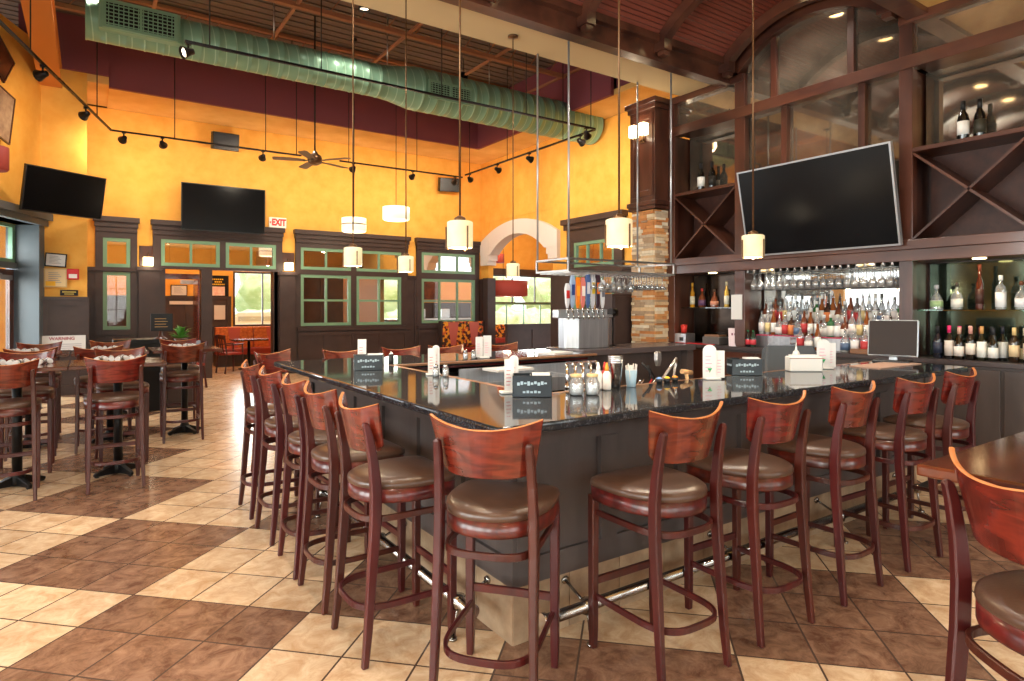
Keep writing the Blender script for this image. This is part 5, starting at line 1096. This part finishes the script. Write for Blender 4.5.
# pictures at the upper left edge
a_ = math.atan2(-dy,-dx)-PI
for i, (s_, z, w, h, lab) in enumerate([(1.24,3.98,.55,.8,'wooden picture frame cut off by the left edge, upper of two'),(1.22,3.62,.6,.9,'lower wooden picture frame')]):
    pass
x_, y_ = LW(1.42,.12)
r = frame('picture_frame', x_, y_, 4.5, .62, .78, math.atan2(dy,dx)+PI, M['wood_dark_v'], mat('sepia_print', srgb(170,140,110), .6, var=srgb(120,90,70), vscale=5), 'brown framed picture leaning out at the left edge above the television', 'picture', .2, None, .03)
x_, y_ = LW(1.45,.12)
frame('picture_frame', x_, y_, 5.35, .62, .5, math.atan2(dy,dx)+PI, M['wood_dark_v'], M['wood_dark'], 'small dark framed picture in the upper left corner of the view', 'picture', .6, None, .03)
# ------------------------------------------------------------------ high tables on the left
def pedestal_table(x, y, z, w, d, rz, label, group=None):
    r = empty('high_table', (x,y,0), rz); MB().box(-w/2,-d/2,z-.035,w/2,d/2,z).build('tabletop', M['table'], r, bevel=.006, seg=2)
    b = MB(); b.lathe([(.038,.05),(.036,z-.06)],0,0,0,16); b.box(-.12,-.12,z-.045,.12,.12,z-.036); b.build('column', M['black'], r)
    b = MB()
    for q in range(4):
        a = PI/4*0+q*PI/2+.5; c, s = math.cos(a), math.sin(a); b.loops([[(c*t-s*w_, s*t+c*w_, zz), (c*t+s*w_, s*t-c*w_, zz), (c*t+s*w_, s*t-c*w_, .012), (c*t-s*w_, s*t+c*w_, .012)] for t, w_, zz in ((0,.03,.11),(.08,.025,.08),(.19,.02,.045),(.215,.015,.035))], True, True, True, False); b.lathe([(.018,0),(.022,.012)],c*.19,s*.19,0,10)
    b.lathe([(.06,.012),(.055,.09),(.04,.13)],0,0,0,14); b.build('foot', M['black'], r, bevel=.004); tag(r, label, 'table', group)
TZ = 1.045
rows = {6.86:[-.52,.22], 8.62:[-.55,.2,.97]}
nt = {(-.52,6.86):'nearer high table cut by the left edge of the picture, napkin roll-ups on it',(.22,6.86):'nearer high table before the warning sign, second from the left edge',(-.55,8.62):'farther high table at the left edge, behind the nearer one',(.2,8.62):'middle high table of the farther row',(.97,8.62):'right-hand high table of the farther row, beside the aisle'}
for y, xs_ in rows.items():
    for x in xs_: pedestal_table(x, y, TZ, .735, .76, 0, nt[(x,y)], 'high tables on the left')
sl = [(-.56,6.50,0,'high stool with its back to us at the left edge of the picture'),(.18,6.47,.03,'high stool with its back to us, second from the left edge at the nearer tables'),(-.50,7.42,PI,'stool on the far side of the nearer left table facing us'),(.27,7.40,PI+.06,'stool facing us on the far side of the nearer right table'),
      (-.50,8.26,0,'stool at the farther row, back to us, leftmost'),(.08,8.24,0,'stool at the farther row, back to us, in the gap between the nearer stools'),(.90,8.29,-.02,'lone high stool beside the aisle with its back to us, at the farther right table'),
      (-.5,9.2,PI,'farthest stool facing us at the left table of the farther row'),(.22,9.2,PI,'farthest stool facing us at the middle table of the farther row'),(.98,9.2,PI,'farthest stool facing us at the table beside the aisle')]
for x, y, rz, l in sl: place_stool(x, y, rz, l, 'stools at the high tables on the left')
def roll(x, y, rz, lab):
    r = empty('napkin_roll', (x,y,TZ+.001), rz); MB().cyl((-.1,0,.022),(.1,0,.022),.022,10).build('napkin', M['paper'], r); MB().cyl((-.02,0,.022),(.02,0,.022),.0235,10).build('band', cmat((60,50,60)), r); b = MB(); b.bar([(.1,0,.03),(.125,0,.03)],.015,.004); b.build('fork_tip', M['chrome'], r); tag(r, lab, 'cutlery roll', 'white napkin cutlery rolls on the high tables')
for (tx, ty), n in {(-.52,6.86):8,(.22,6.86):7,(-.55,8.62):5,(.2,8.62):5,(.97,8.62):6}.items():
    for i in range(n): roll(tx-.16+.054*i, ty+.02+.05*((i*2) % 3), 1.57+.12*((i*5) % 3-1), '%s white cutlery roll from left on the %s' % (ORD[i], {(-.52,6.86):'nearer table at the left edge',(.22,6.86):'nearer table before the warning sign',(-.55,8.62):'farther table at the left edge',(.2,8.62):'middle table of the farther row',(.97,8.62):'right-hand table of the farther row'}[(tx,ty)]))
# right foreground high table and its stool
r = empty('high_table', (2.95,.52,0)); MB().box(-.76,-.42,1.01,.5,.4,1.048).build('tabletop', M['table'], r, bevel=.008, seg=2); MB().lathe([(.24,0),(.24,.02),(.05,.05),(.04,1.0)],.25,-.1,0,20).build('pedestal', M['black'], r)
tag(r, 'high wooden table with glossy top at the right edge of the picture', 'table')
place_stool(2.14, .50, -PI/2-.62, 'close-up mahogany stool cut by the right edge of the picture')
# host stand, plant, menu board
r = empty('host_stand', (.62,10.9,0)); b = MB(); b.box(-.3,-.25,0,.3,.25,1.02); b.box(-.34,-.3,1.02,.34,.3,1.07); b.build('body', M['black'], r, bevel=.006); tag(r, 'black host stand beyond the high tables', 'host stand')
r = empty('menu_board', (.88,10.66,1.071)); MB().box(-.13,-.02,.12,.16,.02,.38).build('board', M['black'], r, bevel=.004); MB().lathe([(.09,0),(.09,.01),(.03,.04),(.015,.13)],0,.03,0,12).build('stand', M['wood_dark_v'], r); b = MB()
for i in range(4): b.box(-.08,-.0225,.18+.04*i,.09-.02*(i % 2),-.02,.186+.04*i)
b.build('print', cmat((200,160,90)), r); tag(r, 'black tabletop menu board on the host stand', 'sign')
r = empty('potted_plant', (1.18,11.0,.92)); MB().lathe([(.07,0),(.1,.14),(.09,.14)],0,0,0,14).build('pot', M['wood_dark_v'], r); b = MB(); R3 = random.Random(5)
for i in range(46):
    a = R3.uniform(0,2*PI); e = R3.uniform(.3,1.4); l = R3.uniform(.12,.27); c, s = math.cos(a), math.sin(a); ce, se = math.cos(e), math.sin(e); w = .028
    p0 = Vector((0,0,.13)); p1 = Vector((c*ce*l*.6, s*ce*l*.6, .13+se*l*.8)); p2 = Vector((c*ce*l*1.2, s*ce*l*1.2, .13+se*l*.9)); sd = Vector((-s,c,0))*w
    n_ = len(b.v); b.v += [tuple(p0),tuple(p1-sd),tuple(p2),tuple(p1+sd)]; b.face((n_,n_+1,n_+2,n_+3))
b.build('leaves', M['plantleaf'], r); tag(r, 'green leafy potted plant beside the black menu board', 'plant'); 
tag(MB().box(-.2,-.2,0,.2,.2,.918).build('plant_stand', M['panel'], loc=(1.18,11.0,0), bevel=.005), 'dark pedestal under the potted plant', 'stand')
# door in the left part of the opening
e = empty('door_2', (1.75,16.9,0)); b = MB(); b.box(-.55,-.05,0,-.42,.05,2.35); b.box(.42,-.05,0,.55,.05,2.35); b.box(-.42,-.05,2.22,.42,.05,2.35); b.build('door_frame', M['wood_red'], e); b = MB(); b.box(.34,-.75,0,.40,.0,2.2); b.build('door_leaf', M['wood_red'], e); b = MB(); b.box(.05,-.12,2.1,.4,-.05,2.2); b.build('door_closer', M['nickel'], e); struct(e)
# vestibule notices
r = frame('rules_board', 2.98, BY-.01, 2.12, .52, .62, 0, M['black'], M['black'], 'black board with yellow lettering and a pink picture beyond the doorway', 'sign'); b = MB()
for z, w in ((.2,.34),(.13,.2),(.06,.36)):
    for q in range(int(w/.05)): b.box(-w/2+.05*q,-.023,z-.016,-w/2+.05*q+.035,-.0195,z+.02)
b.build('lettering', cmat((236,190,40)), r); MB().box(-.2,-.023,-.25,.16,-.0195,-.0).build('picture', mat('pink_picture', srgb(226,170,150), .6, var=srgb(240,220,210), vscale=8), r)
frame('framed_picture', 2.0, BY-.01, 2.0, .4, .3, 0, M['black'], M['paper'], 'small black framed picture on the yellow wall beyond the left doorway', 'picture', 0, L1)
tag(MB().box(-.14,-.02,0,.14,0,.4).build('paper_notice', M['paper'], loc=(3.0,BY-.06,1.2)), 'pale paper notice on the dark panel beyond the doorway', 'notice')
r = empty('name_plate', (2.05,BY-.06,1.62)); MB().box(-.28,-.015,0,.28,0,.09).build('plate', M['paper'], r); tag(r, 'thin white plate on the dark panel beyond the left doorway', 'sign')
# banquette beyond the doorway
def banquette(x0, x1, y, zb, zt, fab, label, name='banquette', depth=.6, n=3, strip=True):
    r = empty(name, ((x0+x1)/2, y, 0)); h = (x1-x0)/2; w = 2*h/n
    for i in range(n):
        b = MB(); b.box(-h+w*i+.01,-.16,zb,-h+w*(i+1)-.01,0,zt); bk = b.build('back_cushion', fab, r, bevel=.03, seg=3)
        if strip: b = MB(); xc = -h+w*(i+.5); b.loops([[(xc-.16,yy,zt-.02),(xc+.16,yy,zt-.02),(xc+.07,yy,zb+.05),(xc-.07,yy,zb+.05)] for yy in (-.162,-.172)], True, True, True, False); b.build('fabric_inset', M['pale_red'], bk)
    MB().box(-h,-depth,.3,h,-.16,.47).build('seat_cushion', M['red_vinyl'], r, bevel=.03, seg=3); b = MB(); b.box(-h,-depth+.05,0,h,0,.3); b.box(-h-.03,-.16,.3,-h,.02,zt+.02); b.box(h,-.16,.3,h+.03,.02,zt+.02); b.build('plinth', M['panel'], r); tag(r, label, 'bench')
banquette(2.7, 5.6, 18.0, .35, 1.02, M['rust_fabric'], 'long rust-coloured banquette with red vinyl insets seen through the doorway')
banquette(7.76, 9.05, 14.86, .47, 1.16, M['floral'], 'floral upholstered booth bench with red centre under the rightmost far window', n=2)
r = empty('booth_divider', (9.5,12.95,0)); b = MB(); panel_y(b,-.84,.9,0,1.07,.04,2,.1); b.box(-.88,-.05,1.07,.94,.08,1.12); b.box(-.86,-.04,0,-.80,.07,1.12); b.build('panel', M['panel'], r); tag(r, 'dark panelled booth divider standing in the stone archway', 'partition')
banquette(10.5, 15.2, 18.7, .4, .93, M['floral'], 'floral bench under the windows inside the arch room', n=4, strip=False)
# dining chair beyond the doorway
def dining_chair(x, y, rz, label):
    r = empty('dining_chair', (x,y,0), rz); MB().box(-.21,-.2,.43,.21,.22,.48).build('seat', M['red_vinyl'], r, bevel=.02, seg=2)
    for sx in (-1,1):
        b = MB(); b.bar([(sx*.2,.2,0),(sx*.19,.19,.68)],.03,.03); b.build('leg', M['wood_leg'], r); b = MB(); b.bar([(sx*.19,-.24,0),(sx*.18,-.19,.45),(sx*.18,-.26,.88)],.03,.035); b.build('leg', M['wood_leg'], r)
        b = MB(); b.bar([(sx*.2,-.21,.66),(sx*.21,.2,.68)],.035,.025); b.build('armrest', M['wood_leg'], r)
    b = MB(); b.bar([(-.2,-.25,.84),(0,-.29,.86),(.2,-.25,.84)],.02,.1); b.build('backrest', M['wood_leg'], r); b = MB()
    for i in range(3): b.bar([(-.08+.08*i,-.22,.48),(-.08+.08*i,-.27,.82)],.02,.02)
    b.build('spindles', M['wood_leg'], r); tag(r, label, 'chair')
dining_chair(2.75, 15.9, -1.2, 'red-seated wooden armchair just beyond the doorway post')
dining_chair(1.55, 13.2, 2.2, 'dark wooden chair with red seat behind the aisle stool')
r = empty('dining_table', (3.3,16.6,0)); MB().box(-.4,-.35,.71,.4,.35,.75).build('tabletop', M['table'], r, bevel=.005); MB().lathe([(.25,0),(.25,.02),(.04,.05),(.035,.71)],0,0,0,14).build('pedestal', M['black'], r); tag(r, 'small dining table in front of the rust banquette', 'table')
# silhouettes in the far right window: counter with bottles
r = empty('side_counter', (8.9,17.6,0)); MB().box(-1.6,-.3,0,1.6,.3,1.15).build('body', M['panel'], r); MB().box(-1.65,-.34,1.15,1.65,.34,1.19).build('worktop', M['nickel'], r); tag(r, 'service counter beyond the three-pane far window', 'counter')
for i, x in enumerate((8.0,8.45,9.3)): tag(MB().box(-.14,-.1,0,.14,.1,.3).build('equipment_box', M['silver'], loc=(x,17.5,1.191), bevel=.01), '%s silver appliance on the service counter beyond the far window' % ('left-hand','middle','right-hand')[i], 'appliance')
r = frame('framed_picture', 9.6, BY-.01, 2.2, .6, .8, 0, M['wood_dark_v'], mat('dark_print', srgb(120,60,30), .6, var=srgb(60,30,20), vscale=4), 'brown framed picture on the yellow wall beyond the three-pane far window', 'picture')
# ------------------------------------------------------------------ outdoors
struct(MB().box(-60,-60,-.3,60,60,-.12).build('ground', M['ground']))
def bush(x, y, z, rx, ry, rz_, seed, label, cat='tree'):
    rr = random.Random(seed); bm = bmesh.new(); bmesh.ops.create_icosphere(bm, subdivisions=3, radius=1)
    for v in bm.verts: v.co *= 1+rr.uniform(-.16,.16)
    me = bpy.data.meshes.new('foliage'); bm.to_mesh(me); bm.free(); me.materials.append(M['leaf']); me.polygons.foreach_set('use_smooth', [True]*len(me.polygons)); o = bpy.data.objects.new('foliage', me); C.objects.link(o); o.scale = (rx,ry,rz_); o.location = (0,0,z)
    r = empty('tree', (x,y,-.12)); o.parent = r; MB().cyl((0,0,0),(0,0,z),.12,8).build('trunk', M['wood_dark_v'], r); tag(r, label, cat)
for i, (x0, x1, lab) in enumerate([(-4,9.5,'long hedge, paled for daylight glare, outside the windows, left part behind the doorway'),(10,27,'long hedge, paled for daylight glare, outside the windows, right part behind the stone arch')]):
    rr = random.Random(40+i); b = MB(); n = int((x1-x0)/.35); rows_ = [(0,-.7),(.6,-.8),(1.1,-.7),(1.4,-.4),(1.55,0),(1.4,.5),(0,.6)]
    b.loops([[(x0+.35*j+rr.uniform(-.08,.08), q[1]+rr.uniform(-.16,.16), max(0,q[0]+rr.uniform(-.18,.18))) for q in rows_] for j in range(n)], True, True, True, True)
    h_ = b.build('hedge', M['leaf'], loc=(0,24.2,-.12)); tag(h_, lab, 'hedge')
for i, (x, y) in enumerate([(2.5,27),(7.2,28),(12,27),(16.8,28),(21.6,27)]): bush(x, y, 2.3, 2.2, 1.4, 1.5, i, 'green tree, paled for daylight glare, outside the %s' % ['window beyond the doorway','far windows, just right of the doorway tree','four-pane far window','left part of the arch room window','right part of the arch room window'][i])
for i, (x, y) in enumerate([(-12,-2),(-12,3.5),(-2,-12),(5,-12)]): bush(x, y, 2.2, 2.2, 2.2, 1.6, 10+i, 'leafy tree on the street side, seen only as a reflection, %s' % ('nearer by the entrance','farther by the entrance','behind the camera at left','behind the camera at right')[i])
r = empty('parked_car', (4.6,22.4,-.12)); b = MB(); b.loops([[(x,-.85,z),(x,.85,z),(x,.8,z2),(x,-.8,z2)] for x, z, z2 in ((-2.1,.3,.75),(-1.9,.25,.95),(-1.1,.25,1.02),(1.2,.25,1.02),(1.9,.25,.95),(2.15,.3,.7))], True, True, True, True); b.build('body', M['white'], r, bevel=.05, seg=2); b = MB(); b.loops([[(x,-.72,z),(x,.72,z),(x,.72,1.0),(x,-.72,1.0)] for x, z in ((-1.2,1.02),(-.6,1.5),(.7,1.5),(1.35,1.02))], True, True, True, False); b.build('cabin', M['white'], r, bevel=.04, seg=2); b = MB(); b.box(-.62,-.735,1.2,.72,-.722,1.36); b.build('side_window', M['silver'], r)
for x in (-1.35,1.4):
    for y in (-.86,.86): MB().cyl((x,y-.1,.32),(x,y+.1,.32),.32,18).build('wheel', M['black'], r)
tag(r, 'white car parked outside the window beyond the doorway', 'car')

# ------------------------------------------------------------------ light
w = bpy.data.worlds.new('sky'); SC.world = w; w.use_nodes = True; bg = w.node_tree.nodes['Background']; bg.inputs[0].default_value = (.93,.97,1,1); bg.inputs[1].default_value = 3.0
def area(loc, tgt, sx, sy, e, col=(1,1,1), name='window_light', spread=None):
    l = bpy.data.lights.new(name, 'AREA'); l.shape = 'RECTANGLE'; l.size = sx; l.size_y = sy; l.energy = e; l.color = col
    o = bpy.data.objects.new(name, l); C.objects.link(o); o.location = loc; o.rotation_euler = (Vector(tgt)-Vector(loc)).to_track_quat('-Z','Y').to_euler(); return o
# daylight through the street windows
DAY = (.94,.97,1)
for y in (-1.85,.25,2.35,4.42): area((-4.7,y,1.95),(0,y,1.3),1.6,2.7,230,DAY)
for x in (-3.1,-.9,1.3,3.5,5.7): area((x,-3.8,1.95),(x,0,1.3),1.7,2.7,70,DAY)
area((4.15,19.5,1.8),(4.15,15,1.0),1.5,1.5,60,DAY); area((8.6,19.5,1.8),(8.2,15,1.2),3.4,1.8,120,DAY); area((13.4,19.5,1.8),(12,15,1.2),3,1.8,160,DAY)
x_, y_ = LW(.88,-.75); x2, y2 = LW(.88,2); area((x_,y_,1.5),(x2,y2,1.0),1.2,2.4,120,DAY)
# lamps and added fills
for x in (6.05,4.9,3.65,2.5,1.4,.3): spot((x,3.8,vz(3.8)-.06),(x,3.8,0),130,2.2,.9,(1,.9,.76),.06)
for x, y, t in PEND:
    l = bpy.data.lights.new('bulb_light', 'POINT'); l.energy = 9; l.color = (1,.8,.52); l.shadow_soft_size = .03; o = bpy.data.objects.new('bulb_light', l); C.objects.link(o); o.location = (x,y,1.84)
for x, y in ((-2.5,1.2),(.2,1.2),(2.9,1.0),(5.2,.6),(-2.5,-1.5),(.2,-1.5),(2.9,-1.6)):  # unseen downlights added to brighten the near side
    r = empty('recessed_light', (x,y,4.349)); MB().lathe([(.075,0),(.1,-.004),(.1,0),(.075,0)],0,0,0,20,cap0=False,cap1=False).build('trim_ring', M['white'], r); MB().lathe([(0,-.001),(.076,-.001),(.076,-.002),(0,-.002)],0,0,0,20,cap0=False,cap1=False).build('lens', M['glow'], r); tag(r, 'round recessed light added in the flat plaster ceiling over the camera, outside the view', 'ceiling light', 'added recessed lights in the flat ceiling')
    spot((x,y,4.33),(x,y,0),80,2.4,.9,(1,.92,.80),.07)
for x, y, z, e in ((1.0,14.7,2.45,8),(3.83,14.7,2.45,8),(6.08,6.0,3.95,10),(4.17,11.5,2.6,30),(5.47,12.5,3.2,30),(10.3,15.4,1.85,25),(7.5,16.5,4.2,60),(3.4,17.0,4.2,130),(12.5,16,4.2,120),(.6,17.2,4.2,110),(10.3,17,4.2,90)):  # sconce and drum lamps, then added fill points brightening the far rooms
    l = bpy.data.lights.new('lamp_or_fill_light', 'POINT'); l.energy = e; l.color = (1,.82,.58); l.shadow_soft_size = .12; o = bpy.data.objects.new('lamp_or_fill_light', l); C.objects.link(o); o.location = (x,y,z)
for y, e in ((5.15,4),(2.26,4)): spot((6.62,y,1.96),(6.64,y,0),e,2.2,.8,(1,.8,.5),.03)
for y in (3.2,4.3): spot((6.58,y,1.93),(6.8,y,1.2),10,2.6,.8,(1,.9,.75),.05)  # added spots brightening the bottle tiers
for (x, y), t in {(7.5,16.5):'beyond the four-pane window',(3.4,17.0):'above the rust banquette',(12.5,16):'deep in the arch room',(.6,17.2):'beyond the narrow left window',(10.3,17):'over the service counter'}.items():  # made-up fixtures placed at the far-room fill points
    r = empty('added_ceiling_light', (x,y,4.5)); MB().lathe([(0,-.002),(.16,-.002),(.15,-.07),(0,-.09)],0,0,0,20,cap0=False,cap1=False).build('diffuser', M['shade_far'], r); MB().lathe([(.17,0),(.17,-.02),(.155,-.02)],0,0,0,20,cap0=True,cap1=False).build('rim', M['nickel'], r); tag(r, 'round flush ceiling light added to brighten the far room, %s' % t, 'ceiling light')
# downlights over the dining side (on the open deck)
for x, y in ((.5,7.2),(.2,10.2),(3.5,9.2),(3.2,12.2),(6.2,7.6),(6.4,11.2)):
    spot((x,y,6.1),(x,y,0),380,2.2,.9,(1,.9,.76),.1)
    r = empty('pendant_can', (x,y,6.1)); MB().lathe([(.08,0),(.09,.0),(.09,.25),(.03,.28)],0,0,.02,16,cap0=False).build('can', M['blackmetal'], r); MB().lathe([(0,.06),(.078,.06),(.078,.065),(0,.065)],0,0,0,14,cap0=False,cap1=False).build('lens', M['lampface'], r); MB().cyl((0,0,.3),(0,0,.6),.01,6).build('rod', M['blackmetal'], r); tag(r, 'black can downlight on the open ceiling deck, %s' % {(.5,7.2):'over the nearer high tables',(.2,10.2):'over the host stand',(3.5,9.2):'above the middle of the dining area',(3.2,12.2):'near the ceiling fan',(6.2,7.6):'behind the stone pillar',(6.4,11.2):'before the right-hand yellow wall'}[(x,y)], 'ceiling light')
